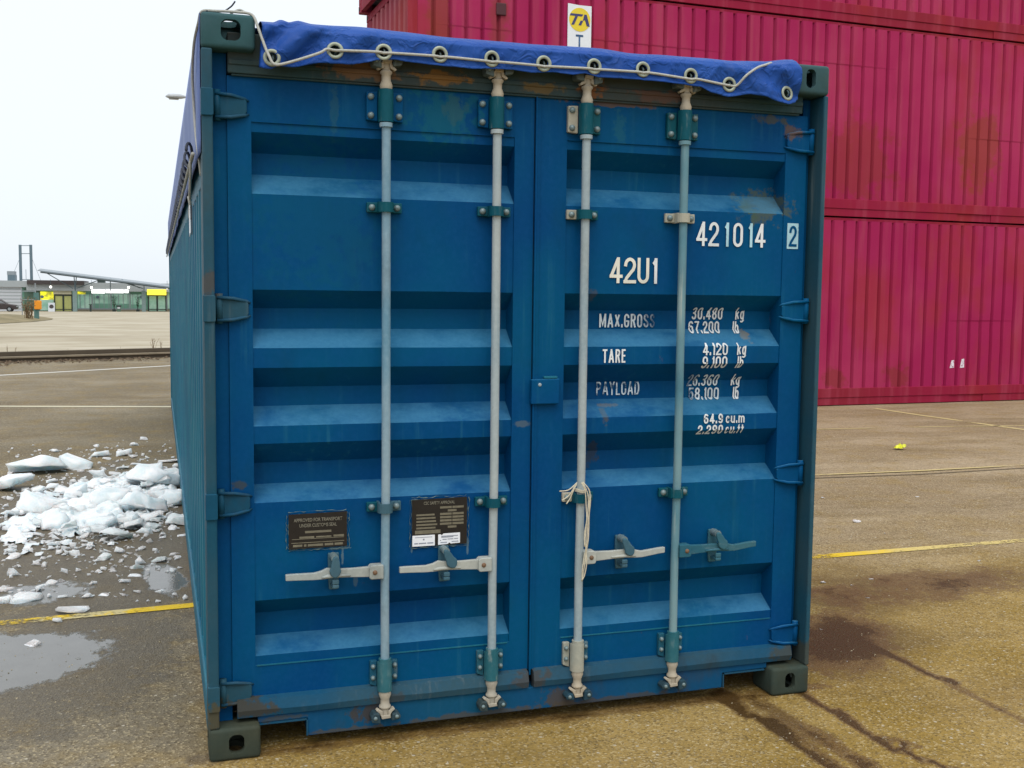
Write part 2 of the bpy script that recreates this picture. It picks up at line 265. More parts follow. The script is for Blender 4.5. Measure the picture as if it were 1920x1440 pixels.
# ------------------------------------------------------------------ mesh helpers
class MB:
    def __init__(s): s.v, s.f = [], []
    def add(s, vs, fs):
        o = len(s.v); s.v += [tuple(v) for v in vs]; s.f += [tuple(i+o for i in f) for f in fs]; return s
    def box(s, x0, x1, y0, y1, z0, z1):
        return s.add([(x0, y0, z0), (x1, y0, z0), (x1, y1, z0), (x0, y1, z0), (x0, y0, z1), (x1, y0, z1), (x1, y1, z1), (x0, y1, z1)],
                     [(0, 3, 2, 1), (4, 5, 6, 7), (0, 1, 5, 4), (1, 2, 6, 5), (2, 3, 7, 6), (3, 0, 4, 7)])
    def prism_y(s, pts, y0, y1):
        """polygon in (x,z), counter-clockwise seen from -Y, extruded y0..y1"""
        n = len(pts)
        return s.add([(x, y0, z) for x, z in pts] + [(x, y1, z) for x, z in pts],
                     [tuple(range(n)), tuple(range(2*n-1, n-1, -1))] + [((i+1) % n, i, i+n, (i+1) % n+n) for i in range(n)])
    def prism_x(s, pts, x0, x1):
        n = len(pts)
        return s.add([(x0, y, z) for y, z in pts] + [(x1, y, z) for y, z in pts],
                     [tuple(range(n-1, -1, -1)), tuple(range(n, 2*n))] + [(i, (i+1) % n, (i+1) % n+n, i+n) for i in range(n)])
    def tube(s, path, r, seg=8, caps=True):
        path = [Vector(p) for p in path]; n = len(path)
        rr = r if isinstance(r, (list, tuple)) else [r]*n
        vs, fs = [], []
        t0 = (path[1]-path[0]).normalized(); a = Vector((0, 0, 1)) if abs(t0.z) < 0.9 else Vector((1, 0, 0))
        u = t0.cross(a).normalized()
        for i, p in enumerate(path):
            t = (path[min(i+1, n-1)]-path[max(i-1, 0)])
            if t.length < 1e-9: t = t0
            t.normalize(); u = (u - t*u.dot(t)); u = u.normalized() if u.length > 1e-6 else t.orthogonal().normalized()
            w = t.cross(u)
            for k in range(seg):
                an = 2*math.pi*k/seg; vs.append(p + (u*math.cos(an)+w*math.sin(an))*rr[i])
        for i in range(n-1):
            for k in range(seg):
                fs.append((i*seg+k, i*seg+(k+1) % seg, (i+1)*seg+(k+1) % seg, (i+1)*seg+k))
        if caps: fs += [tuple(range(seg-1, -1, -1)), tuple((n-1)*seg+k for k in range(seg))]
        return s.add(vs, fs)
    def cyl(s, a, b, r, seg=12): return s.tube([a, b], r, seg)
    def dome(s, c, d, r, h, seg=10):
        """bolt head: low dome on a disc facing d"""
        c, d = Vector(c), Vector(d).normalized()
        return s.tube([c, c+d*h*0.5, c+d*h*0.85, c+d*h], [r, r*0.95, r*0.65, r*0.15], seg)
    def torus(s, c, Rr, r, nrm=(0, 1, 0), seg=24, sub=8, squash=1.0):
        c, n = Vector(c), Vector(nrm).normalized(); u = n.orthogonal().normalized(); w = n.cross(u)
        vs, fs = [], []
        for i in range(seg):
            a = 2*math.pi*i/seg; d = u*math.cos(a)+w*math.sin(a)
            for k in range(sub):
                b = 2*math.pi*k/sub; vs.append(c + d*(Rr+r*math.cos(b)) + n*r*squash*math.sin(b))
        for i in range(seg):
            for k in range(sub):
                fs.append((i*sub+k, ((i+1) % seg)*sub+k, ((i+1) % seg)*sub+(k+1) % sub, i*sub+(k+1) % sub))
        return s.add(vs, fs)
    def xf(s, m):
        s.v = [tuple(m @ Vector(v)) for v in s.v]; return s
    def build(s, name, mat, parent=None, bevel=0.0, smooth=False, seg=2, offset=None):
        me = bpy.data.meshes.new(name); vs = s.v
        if offset is not None: vs = [(v[0]-offset[0], v[1]-offset[1], v[2]-offset[2]) for v in vs]
        me.from_pydata(vs, [], s.f); me.update()
        bm = bmesh.new(); bm.from_mesh(me); bmesh.ops.recalc_face_normals(bm, faces=bm.faces); bm.to_mesh(me); bm.free()
        me.materials.append(mat)
        if smooth: me.shade_smooth()
        o = bpy.data.objects.new(name, me); col.objects.link(o)
        if parent: o.parent = parent
        if bevel:
            b = o.modifiers.new('bevel', 'BEVEL'); b.width = bevel; b.segments = seg; b.limit_method = 'ANGLE'; b.angle_limit = R(40)
        if smooth == 'auto':
            for p in me.polygons: p.use_smooth = True
        return o
def auto(o, ang=40):
    """smooth shading with sharp creases"""
    bm = bmesh.new(); bm.from_mesh(o.data)
    for e in bm.edges:
        if len(e.link_faces) == 2 and e.calc_face_angle(0) > R(ang): e.smooth = False
    for f in bm.faces: f.smooth = True
    bm.to_mesh(o.data); bm.free(); return o
def tag(o, label=None, cat=None, group=None, kind=None):
    if label: o['label'] = label
    if cat: o['category'] = cat
    if group: o['group'] = group
    if kind: o['kind'] = kind
    return o
def empty(name, loc=(0, 0, 0), rz=0.0):
    o = bpy.data.objects.new(name, None); o.location = loc; o.rotation_euler = (0, 0, rz); o.empty_display_size = 0.2
    col.objects.link(o); return o
def copy_tree(o, parent=None):
    c = o.copy(); col.objects.link(c)
    if parent: c.parent = parent
    for ch in list(o.children): copy_tree(ch, c)
    return c

def text_mesh(body, offset=0.02, spacing=1.0):
    """flat glyph mesh in (x,y), scaled so that its box is 0..1 by 0..1"""
    cu = bpy.data.curves.new('glyphs', 'FONT'); cu.body = body; cu.size = 1; cu.offset = offset; cu.space_character = spacing
    cu.resolution_u = 4; cu.fill_mode = 'FRONT'
    o = bpy.data.objects.new('glyphs', cu); col.objects.link(o)
    dg = bpy.context.evaluated_depsgraph_get(); dg.update()
    me = bpy.data.meshes.new_from_object(o.evaluated_get(dg))
    bpy.data.objects.remove(o); bpy.data.curves.remove(cu)
    xs = [v.co.x for v in me.vertices]; ys = [v.co.y for v in me.vertices]
    x0, x1, y0, y1 = min(xs), max(xs), min(ys), max(ys)
    for v in me.vertices: v.co = ((v.co.x-x0)/(x1-x0), (v.co.y-y0)/(y1-y0), 0)
    me['nat'] = x1-x0; return me
def lettering(body, x0, x1, z0, z1, yfun, mat, parent, name='lettering', breaks=(), offset=0.02, spacing=1.0, slant=0.0, lift=0.0042):
    """glyphs laid on a surface y = yfun(z) that faces -Y"""
    me = text_mesh(body, offset, spacing)
    for v in me.vertices:
        x, z = v.co.x, v.co.y
        v.co = (x0+(x1-x0)*x+slant*(z-0.5)*(z1-z0), 0, z0+(z1-z0)*z)
    bm = bmesh.new(); bm.from_mesh(me)
    for zb in breaks:
        if z0 < zb < z1:
            bmesh.ops.bisect_plane(bm, geom=bm.verts[:]+bm.edges[:]+bm.faces[:], plane_co=(0, 0, zb), plane_no=(0, 0, 1))
    for v in bm.verts: v.co.y = yfun(v.co.z) - lift
    bmesh.ops.recalc_face_normals(bm, faces=bm.faces)
    bm.to_mesh(me); bm.free(); me.materials.clear(); me.materials.append(mat); me.name = name
    o = bpy.data.objects.new(name, me); col.objects.link(o); o.parent = parent; return o

# ================================================================== GROUND
rnd = random.Random(7)
KA, KB = Vector((-3.5, 22.9)), Vector((0.1, 24.5))          # line of the kerb beam
KU = (KB-KA).normalized(); KN = Vector((-KU.y, KU.x))        # along it, away from the yard
def kv(x, y): return (Vector((x, y))-KA).dot(KN)
def far_z(v): return 0.17 - min(max(v, 0), 125)*0.0109
def axis(segs):
    out = []
    for a, b, st in segs:
        n = max(1, round((b-a)/st)); out += [a+(b-a)*i/n for i in range(n)]
    return out + [segs[-1][1]]
def seg_d(p, a, b):
    ax, ay = a; bx, by = b; dx, dy = bx-ax, by-ay
    k = max(0, min(1, ((p[0]-ax)*dx+(p[1]-ay)*dy)/(dx*dx+dy*dy+1e-9)))
    return math.hypot(p[0]-ax-dx*k, p[1]-ay-dy*k)
def gp(*px): return [tuple(ground_at(x, y).xy) for x, y in px]
STREAKS = [(gp((1345, 1296), (1395, 1338), (1440, 1352), (1490, 1392), (1545, 1428), (1590, 1462), (1640, 1510)), 0.0145, 1.6), (gp((1505, 1300), (1535, 1322), (1570, 1335), (1620, 1372), (1665, 1400), (1735, 1425), (1790, 1445), (1880, 1480)), 0.0125, 1.6),
           (gp((1530, 1185), (1610, 1202), (1690, 1236), (1735, 1262), (1790, 1280)), 0.022, 1.2), (gp((1780, 1280), (1850, 1318), (1960, 1370)), 0.04, 0.75),
           (gp((1380, 1300), (1430, 1320), (1520, 1370), (1600, 1420), (1680, 1480)), 0.055, 0.86), (gp((1640, 1380), (1720, 1400)), 0.03, 0.9)]
def ell(x, y, cx, cy, rx, ry, rot=0):
    c, s = math.cos(rot), math.sin(rot); dx, dy = x-cx, y-cy
    return math.hypot((dx*c+dy*s)/rx, (-dx*s+dy*c)/ry)
def wet_shade_at(x, y):
    w = 0.0
    for pl, wd, am in STREAKS:
        d = min(seg_d((x, y), pl[i], pl[i+1]) for i in range(len(pl)-1))
        w = max(w, am-0.5*d/wd*0.9)
    w = max(w, 1.30-ell(x, y, 2.98, 0.58, 0.52, 0.24, 0.85)*0.75); w = max(w, 0.75-ell(x, y, 3.5, 1.3, 0.6, 0.5, 0.4)*0.6)       # damp patch right of the casting
    w = max(w, 0.85-ell(x, y, 4.2, 1.3, 1.2, 0.5, 0.1)*0.7)
    w = max(w, 1.25-ell(x, y, -0.5, 4.2, 1.3, 3.4)*0.95)               # melt water round the ice
    w = max(w, 1.05-ell(x, y, -0.55, 1.3, 0.65, 1.2, -0.2)*0.75)
    w = max(w, 0.9-ell(x, y, 1.2, 4, 1.6, 5)*0.8)
    if -0.1 < x < 2.6: w = max(w, 0.80-abs(y-0.05)/0.16)  # wet grime band along the container base, also painting in contact darkness
    return max(0.0, min(1.0, w))
def damp_at(x, y):
    d = 0.9*max(0, 1.25-ell(x, y, 3.50, 1.30, 0.80, 0.62, 0.4)); d = max(d, 1.0*max(0, 1.3-ell(x, y, 3.0, 0.62, 0.70, 0.42, 0.85)))
    d = max(d, 0.8*max(0, 1.1-ell(x, y, 2.16, -0.25, 0.10, 0.42, 0.1))); d = max(d, 0.6*max(0, 1.2-ell(x, y, 4.5, 1.38, 0.8, 0.25, 0.1)))
    d = max(d, 0.45*max(0, 1.1-ell(x, y, 3.2, -0.3, 0.5, 0.3)))
    return min(1.0, d)
def pud_at(x, y):
    p = 1.4-ell(x, y, -0.88, 1.33, 0.62, 0.50, 0.5)*1.0
    p = max(p, 1.15-ell(x, y, -0.14, 2.65, 0.20, 0.65, 0.15)*1.0)
    p = max(p, 1.05-ell(x, y, -0.75, 2.5, 0.45, 0.45)*0.95)
    p = max(p, 0.9-ell(x, y, -0.5, 5.0, 0.8, 1.8)*0.7)
    return max(0.0, min(1.0, p))
def tan_at(x, y):
    """pale warm aggregate to the right and in front, grey asphalt to the left and behind"""
    a = 0.5+0.5*math.tanh((x-0.1+0.25*(0.6-y))/0.5) if y < 3 else 0.5+0.5*math.tanh((x-1.5)/1.0)
    return a
xs = axis([(-160, -40, 20), (-40, -8, 2), (-8, -2.5, 0.25), (-2.5, 4.2, 0.04), (4.2, 9, 0.15), (9, 20, 0.5), (20, 160, 20)])
ys = axis([(-60, -10, 10), (-10, -1.6, 0.6), (-1.6, 3.2, 0.04), (3.2, 8, 0.08), (8, 14, 0.3), (14, 30, 1.0), (30, 120, 10)])
idx = {}; gv = []; gf = []; wa = []; da = []; pa = []; ta = []
for j, y in enumerate(ys):
    for i, x in enumerate(xs):
        v = kv(x, y)
        if v > 0.0 and v < 1.2 or v <= 0: px_, py_ = x, y
        if v > 0:                                   # clamp onto the kerb line
            px_, py_ = x-KN.x*v, y-KN.y*v
        idx[i, j] = len(gv); gv.append((px_, py_, 0.0))
        wa.append(wet_shade_at(x, y) if -3 < x < 6 and -3 < y < 10 else 0.0); da.append(damp_at(x, y)); pa.append(pud_at(x, y) if -3 < x < 1 and -1 < y < 9 else 0.0); ta.append(tan_at(x, y))
for j in range(len(ys)-1):
    for i in range(len(xs)-1):
        c = [(xs[i], ys[j]), (xs[i+1], ys[j]), (xs[i+1], ys[j+1]), (xs[i], ys[j+1])]
        if min(kv(*q) for q in c) < 0:
            gf.append((idx[i, j], idx[i+1, j], idx[i+1, j+1], idx[i, j+1]))
me = bpy.data.meshes.new('ground'); me.from_pydata(gv, [], gf); me.update()
for nm, arr in (('damp', da), ('wet', wa), ('puddle', pa), ('tan', ta)):
    at_ = me.attributes.new(nm, 'FLOAT', 'POINT'); at_.data.foreach_set('value', arr)
t = NT('yard_asphalt')
px = t.xyz()
tanf = t.ramp(t.math('ADD', t.attr('tan'), t.math('MULTIPLY', t.math('SUBTRACT', t.noise(1.6, 5, 0.62), 0.5), 0.7)), 0.25, 0.75)
big = t.noise(0.55, 5, 0.6)
g_grey = t.mix(t.ramp(big, 0.35, 0.7), (0.165, 0.138, 0.098), (0.245, 0.212, 0.158))
g_tan = t.mix(t.ramp(t.noise(0.9, 6, 0.65), 0.35, 0.68), (0.228, 0.146, 0.033), (0.340, 0.233, 0.082))
g_far = t.mix(t.ramp(t.noise(0.7, 6, 0.65, t.scale((0.6, 1.3, 1))), 0.35, 0.68), (0.255, 0.190, 0.115), (0.375, 0.295, 0.195))
yy_ = t.math('ADD', px[1], t.math('MULTIPLY', t.math('SUBTRACT', t.noise(0.8, 4), 0.5), 3.0))
g_tan = t.mix(t.ramp(yy_, 0.6, 3.2), g_tan, g_far)
b = t.mix(tanf, g_grey, g_tan)
b = t.mix(t.math('MULTIPLY', t.ramp(t.noise(3.3, 6, 0.7), 0.45, 0.75), 0.55), b, (0.27, 0.175, 0.045))
b = t.mix(t.math('MULTIPLY', t.ramp(t.noise(1.0, 6, 0.68, t.scale((0.35, 1.4, 1), (3, 1, 0))), 0.48, 0.72), 0.55), b, (0.125, 0.085, 0.040))
b = t.mix(t.math('MULTIPLY', t.ramp(t.noise(17, 6, 0.72, t.scale((1, 1, 1), (1, 8, 2))), 0.48, 0.72), 0.5), b, (0.115, 0.080, 0.040))
vor = t.voro(120); ag = vor.outputs['Distance']; agc = vor.outputs['Color']
sepc = t.n.new('ShaderNodeSeparateColor'); t.l.new(agc, sepc.inputs[0])
b = t.mix(t.math('MULTIPLY', t.ramp(sepc.outputs[0], 0.72, 0.98), 0.48), b, (0.50, 0.41, 0.25))
b = t.mix(t.math('MULTIPLY', t.ramp(sepc.outputs[1], 0.65, 0.98), 0.5), b, (0.055, 0.04, 0.025))
b = t.mix(t.math('MULTIPLY', t.ramp(t.noise(160, 3, 0.7), 0.62, 0.75), 0.5), b, (0.50, 0.44, 0.33))
sep2 = t.voro(28); sc2 = t.n.new('ShaderNodeSeparateColor'); t.l.new(sep2.outputs['Color'], sc2.inputs[0])
peb = t.math('MULTIPLY', t.ramp(sc2.outputs[2], 0.93, 0.95), t.ramp(sep2.outputs['Distance'], 0.22, 0.12))
b = t.mix(t.math('MULTIPLY', peb, 0.7), b, (0.50, 0.45, 0.36))
wr = t.math('ADD', t.attr('wet'), t.math('MULTIPLY', t.math('SUBTRACT', t.noise(4.2, 8, 0.72), 0.5), 1.25))
wr = t.math('ADD', wr, t.math('MULTIPLY', t.math('SUBTRACT', t.noise(38, 4, 0.65), 0.5), 0.5))
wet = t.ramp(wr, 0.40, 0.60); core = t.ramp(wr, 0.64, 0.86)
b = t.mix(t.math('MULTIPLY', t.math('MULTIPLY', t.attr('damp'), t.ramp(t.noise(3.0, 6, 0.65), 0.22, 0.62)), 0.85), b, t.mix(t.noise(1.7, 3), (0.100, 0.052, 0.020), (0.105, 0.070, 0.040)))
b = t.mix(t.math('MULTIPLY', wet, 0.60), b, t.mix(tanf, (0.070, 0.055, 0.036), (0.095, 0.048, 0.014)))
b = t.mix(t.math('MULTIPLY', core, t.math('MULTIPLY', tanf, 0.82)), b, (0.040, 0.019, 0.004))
pr = t.math('ADD', t.attr('puddle'), t.math('MULTIPLY', t.math('SUBTRACT', t.noise(7, 8, 0.72, t.scale((1.0, 0.6, 1))), 0.5), 1.1))
pud = t.ramp(pr, 0.54, 0.64)
b = t.mix(pud, b, t.mix(t.noise(8, 5), (0.10, 0.092, 0.078), (0.16, 0.152, 0.135)))
ro = t.math('SUBTRACT', 0.88, t.math('MULTIPLY', wet, 0.36)); ro = t.math('MULTIPLY', ro, t.math('SUBTRACT', 1.0, t.math('MULTIPLY', pud, 0.93)))
t.set(Base_Color=b, Roughness=ro, Specular_IOR_Level=t.math('ADD', 0.06, t.math('MULTIPLY', t.math('MAXIMUM', pud, t.math('MULTIPLY', wet, 0.25)), 0.5)))
hgt = t.math('ADD', t.math('MULTIPLY', ag, 1.0), t.math('MULTIPLY', t.noise(60, 4), 1.2))
t.bump(t.math('MULTIPLY', hgt, t.math('SUBTRACT', 1.0, t.math('MULTIPLY', pud, 0.97))), 0.55, 0.006)
me.materials.append(t.m)
g = bpy.data.objects.new('ground', me); col.objects.link(g); g['kind'] = 'structure'

# joints and painted lines
def line_mat(name, c, wear, pale=None):
    t = NT(name); f = t.ramp(t.math('ADD', t.math('MULTIPLY', t.noise(30, 6, 0.75), 0.55), t.math('MULTIPLY', t.noise(1.3, 3, 0.5), 0.75)), wear+0.10, wear-0.05)
    bb_ = t.mix(t.noise(6, 4), c, [v*0.72 for v in c])
    if pale:
        xj = t.math('ADD', t.xyz()[0], t.math('MULTIPLY', t.math('SUBTRACT', t.noise(9, 5, 0.7), 0.5), 1.1))
        pf = t.math('MAXIMUM', t.math('MULTIPLY', t.ramp(xj, 4.05, 4.7), 0.75), t.math('MULTIPLY', t.ramp(xj, -0.72, -0.60), t.ramp(xj, -0.25, -0.40)))
        bb_ = t.mix(pf, bb_, pale)
    t.set(Base_Color=bb_, Roughness=0.75, Alpha=f); return t.m
M['yellow_line'] = line_mat('worn_yellow_paint', (0.78, 0.52, 0.01), 0.70, (0.52, 0.43, 0.20))
M['cream_line'] = line_mat('worn_cream_paint', (0.56, 0.45, 0.20), 0.72)
M['white_line'] = line_mat('worn_white_paint', (0.62, 0.60, 0.54), 0.80)
M['joint'] = simple('joint_dark_filler', (0.13, 0.098, 0.055), 0.9, 0, 0.4, 5)
def strip(name, pts, wd, mat, z=0.004):
    vs, fs = [], []; k = 0; P = []
    for i in range(len(pts)-1):
        a, b_ = Vector(pts[i][:2]), Vector(pts[i+1][:2]); n = max(1, int((b_-a).length/0.4))
        P += [a.lerp(b_, q/n) for q in range(n)]
    P.append(Vector(pts[-1][:2]))
    for i, p in enumerate(P):
        d = (P[min(i+1, len(P)-1)]-P[max(i-1, 0)]).normalized(); nn = Vector((-d.y, d.x))*wd*0.5*(1+0.12*mnoise.noise((p.x*2, p.y*2, wd)))
        vs += [(p.x-nn.x, p.y-nn.y, z), (p.x+nn.x, p.y+nn.y, z)]
        if i: fs.append((2*i-2, 2*i, 2*i+1, 2*i-1))
    m = MB(); m.add(vs, fs); o = m.build(name, mat); o['kind'] = 'structure'; return o
strip('yellow_road_line', [(-9, 1.78), (-0.92, 1.95), (0.03, 2.02), (3.83, 2.06), (5.52, 2.09), (14, 2.2)], 0.085, M['yellow_line'])
strip('cream_bay_line', [tuple(ground_at(1640, 766).xy), tuple(ground_at(1720, 778).xy), tuple(ground_at(1920, 806).xy), tuple(ground_at(2100, 832).xy)], 0.10, M['cream_line'])
strip('white_road_line', [(-12, 15.2), (-2.3, 12.87), (-0.02, 12.33), (6, 10.95)], 0.13, line_mat('worn_pale_yellow_paint', (0.62, 0.57, 0.40), 0.80))
strip('white_edge_line', [(-12, 12.3), (-3.06, 18.87), (0.07, 21.21), (8, 27.1)], 0.16, M['white_line'])
strip('paving_joint', [tuple(ground_at(1500, 898).xy), tuple(ground_at(1720, 890).xy), tuple(ground_at(1920, 878).xy), tuple(ground_at(2200, 862).xy)], 0.035, M['joint'])
strip('paving_joint', [tuple(ground_at(1500, 806).xy), tuple(ground_at(1780, 800).xy), tuple(ground_at(2100, 796).xy)], 0.05, M['cream_line'])
strip('paving_joint', [tuple(ground_at(1500, 893).xy), tuple(ground_at(1720, 884).xy), tuple(ground_at(1960, 871).xy)], 0.05, M['cream_line'], 0.008)

# sandy lot beyond the kerb, falling gently away
us = axis([(-200, -40, 20), (-40, 40, 1.5), (40, 300, 20)]); vs_ = axis([(0.02, 1, 0.25), (1, 60, 1.5), (60, 160, 5), (160, 900, 60)])
sv, sf = [], []
for j, v in enumerate(vs_):
    for i, u in enumerate(us):
        p = KA+KU*u+KN*v; sv.append((p.x, p.y, far_z(v)+0.02*mnoise.noise((p.x*0.4, p.y*0.4, 0)) if v > 1 else far_z(v)))
for j in range(len(vs_)-1):
    for i in range(len(us)-1):
        o_ = j*len(us)+i; sf.append((o_, o_+1, o_+1+len(us), o_+len(us)))
t = NT('pale_sand_gravel')
b = t.mix(t.ramp(t.noise(0.35, 5, 0.6), 0.35, 0.68), (0.34, 0.295, 0.215), (0.43, 0.385, 0.30))
cx = t.n.new('ShaderNodeVectorRotate'); cx.rotation_type = 'Z_AXIS'; cx.inputs['Angle'].default_value = -math.atan2(KU.y, KU.x)*0.25; t.l.new(t.pos, cx.inputs['Vector'])
trk = t.ramp(t.noise(1.0, 4, 0.6, t.scale((0.012, 0.075, 1), (2, 0.3, 0), cx.outputs[0]), 0.6), 0.55, 0.70)
b = t.mix(t.math('MULTIPLY', trk, 0.75), b, (0.19, 0.145, 0.085))
trk2 = t.ramp(t.noise(1.0, 5, 0.6, t.scale((0.03, 0.55, 1), (5, 0.7, 0), cx.outputs[0]), 0.3), 0.56, 0.70)
b = t.mix(t.math('MULTIPLY', trk2, 0.55), b, (0.25, 0.20, 0.125))
t.set(Base_Color=b, Roughness=0.95, Specular_IOR_Level=0.1); t.bump(t.noise(9, 5), 0.5, 0.03)
m = MB(); m.add(sv, sf); o = m.build('sandy_lot', t.m, smooth=True); o['kind'] = 'structure'

# low kerb beam at the edge of the lot
t = NT('kerb_rusty_steel'); b = t.mix(t.noise(3, 5), (0.055, 0.042, 0.028), (0.10, 0.078, 0.05)); t.set(Base_Color=b, Roughness=0.8); M['kerb'] = t.m
M['kerb_pale'] = simple('kerb_ledge_concrete', (0.24, 0.20, 0.14), 0.9, 0, 0.35, 3)
kb = empty('kerb_beam', (KA.x, KA.y, 0), math.atan2(KU.y, KU.x))
tag(kb, 'long low rust brown beam with a pale ledge edging the sandy lot', 'kerb')
MB().box(-60, 120, -0.02, 0.10, 0.135, 0.235).build('upper_beam', M['kerb'], kb, 0.01)
MB().box(-60, 120, -0.10, 0.06, 0.085, 0.133).build('ledge', M['kerb_pale'], kb, 0.01)
MB().box(-60, 120, -0.06, 0.06, -0.05, 0.083).build('footing', M['kerb'], kb)

# strip of dirt and dead leaves swept against the kerb
m = MB(); r2 = random.Random(3)
for _ in range(900):
    u = r2.uniform(-6, 7); v = -0.12-abs(r2.gauss(0, 0.55)); p = KA+KU*u+KN*v; s = r2.uniform(0.02, 0.07)
    a = r2.uniform(0, 6.3); m.add([(p.x+s*math.cos(a+k*2.1)*r2.uniform(.6, 1.3), p.y+s*math.sin(a+k*2.1), 0.006+r2.uniform(0, 0.03)) for k in range(3)]+[(p.x, p.y, 0.05*r2.random()+0.01)], [(0, 1, 3), (1, 2, 3), (2, 0, 3)])
tag(m.build('dirt_litter', simple('dead_leaf_dirt', (0.11, 0.075, 0.045), 0.95, 0, 0.6, 4)), 'brown dirt and dead leaves swept along the foot of the kerb beam', 'debris', kind='stuff')

# ================================================================== BLUE CONTAINER
W_, L_, H_ = 2.438, 12.192, 2.591
bc = empty('shipping_container', (0, 0, 0))
tag(bc, 'weathered blue open-top shipping container with double doors and four locking bars', 'container')
YD = 0.07                       # outer face of the doors
YP, YI = 0.074, 0.154           # outer and inner panel depth
REC = [(2.212, 2.149, 2.074, 2.000), (1.667, 1.601, 1.527, 1.461), (1.391, 1.316, 1.247, 1.183), (1.120, 1.040, 0.962, 0.907), (0.552, 0.484, 0.400, 0.348)]
PROF = [(2.246, YP)]
for a, b_, c, d in REC: PROF += [(a, YP), (b_, YI), (c, YI), (d, YP)]
PROF.append((0.315, YP))
def yprof(z):
    if z >= PROF[0][0] or z <= PROF[-1][0]: return YD
    for (za, ya), (zb, yb) in zip(PROF, PROF[1:]):
        if zb <= z <= za: return ya+(yb-ya)*(za-z)/(za-zb) if za > zb else ya
BR = [z for z, _ in PROF]
def door_mesh(x0, x1, p0, p1, name):
    m = MB(); YB = 0.178
    m.box(x0, p0, YD, YB, 0.20, 2.398); m.box(p1, x1, YD, YB, 0.20, 2.398)
    m.box(p0, p1, YD+0.0005, YB, 2.246, 2.398); m.box(p0, p1, YD+0.0005, YB, 0.20, 0.315)
    # corrugated panel: many columns with the slight buckling of pressed plate
    nx = 30; vs, fs = [], []; zz = []
    for (za, ya), (zb, yb) in zip(PROF, PROF[1:]):
        n = max(1, int((za-zb)/0.09)); zz += [(za+(zb-za)*k/n, ya+(yb-ya)*k/n) for k in range(n)]
    zz.append(PROF[-1])
    for z, y in zz:
        for i in range(nx+1):
            x = p0+(p1-p0)*i/nx; e = min(i, nx-i)/4.0
            vs.append((x, y+0.0013*min(1, e)*mnoise.noise((x*2.2, z*2.6, x0)), z+(0.0012*min(1, e)*mnoise.noise((x*3, z*9, 5+x0)) if 0.32 < z < 2.24 else 0)))
    for j in range(len(zz)-1):
        for i in range(nx): o_ = j*(nx+1)+i; fs.append((o_, o_+1, o_+nx+2, o_+nx+1))
    m.add(vs, fs); m.box(p0, p1, YB-0.004, YB, 0.315, 2.246)
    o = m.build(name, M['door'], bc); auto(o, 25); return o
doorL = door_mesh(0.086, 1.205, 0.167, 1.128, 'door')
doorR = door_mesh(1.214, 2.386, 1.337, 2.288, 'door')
doorL['label'] = 'blue corrugated door with two data plates'
doorR['label'] = 'blue corrugated door with white stencilled numbers'
MB().box(1.2055, 1.2135, 0.082, 0.15, 0.20, 2.39).build('door_gasket', M['dark'], bc)
# faint weld seams, dents and plate edges on the doors
MB().box(0.172, 1.12, YD-0.0022, YD+0.004, 2.2455, 2.2490).build('weld_seam', M['door'], doorL)
MB().box(1.342, 2.28, YD-0.0022, YD+0.004, 2.2455, 2.2490).build('weld_seam', M['door'], doorR)
MB().box(0.172, 1.12, YD-0.0025, YD+0.004, 0.312, 0.3155).build('weld_seam', M['side'], doorL)
MB().box(1.342, 2.28, YD-0.0025, YD+0.004, 0.312, 0.3155).build('weld_seam', M['side'], doorR)
# bottom door seal: a sloping rubber lip
for d_, a, b_ in ((doorL, 0.10, 1.200), (doorR, 1.222, 2.372)):
    n = 24; m = MB(); vs, fs = [], []
    for i in range(n+1):
        x = a+(b_-a)*i/n; k = 0.004*mnoise.noise((x*4, 1, a))
        for y, z in ((YD+0.002, 0.203), (0.045, 0.196+k), (0.034+k, 0.160+k), (0.040, 0.136), (YD+0.002, 0.128)): vs.append((x, y, z))
    for i in range(n):
        for k in range(4): fs.append((i*5+k, i*5+k+1, i*5+k+6, i*5+k+5))
    fs += [(4, 3, 2, 1, 0), tuple(n*5+k for k in range(5))]
    m.add(vs, fs); m.build('door_seal', M['seal'], d_)
MB().box(1.208, 1.214, 0.058, 0.07, 0.18, 2.398).box(1.214, 1.228, 0.064, 0.0695, 0.2, 2.398).build('door_seal', M['door'], doorR)
# centre lock plate on the meeting edge
o = MB().prism_y([(1.198, 1.243), (1.312, 1.243), (1.314, 1.340), (1.200, 1.338)], 0.046, 0.0695).build('lock_plate', M['door'], doorR, 0.004)
MB().box(1.25, 1.305, 0.048, 0.064, 1.3405, 1.350).build('lock_plate_lip', M['side'], doorR, 0.002)
MB().dome((1.232, 0.046, 1.318), (0, -1, 0), 0.007, 0.004).build('bolt', M['rod_white'], doorR)

# corner posts
def post(x0, s, fl, inn):
    X = lambda a: x0+s*a
    m = MB()
    lo = [(X(0), 0.004), (X(fl), 0.004), (X(fl), 0.16), (X(0.0), 0.16)]
    n = len(lo); m.add([(x, y, 0.118) for x, y in lo]+[(x, y, 2.473) for x, y in lo], [tuple(range(n)), tuple(range(n, 2*n))]+[(i, (i+1) % n, (i+1) % n+n, i+n) for i in range(n)])
    m.build('corner_post', M['post'], bc, 0.006)
    a, b_ = sorted((X(fl), X(inn))); MB().box(a, b_, 0.078 if s > 0 else 0.105, 0.158, 0.119, 2.472).build('post_return', M['door'], bc)
post(0, 1, 0.036, 0.085); post(W_, -1, 0.020, 0.052)
for x0 in (0.0, W_-0.12):
    MB().box(x0, x0+0.12, L_-0.14, L_-0.004, 0.118, 2.473).build('corner_post', M['side'], bc, 0.006)

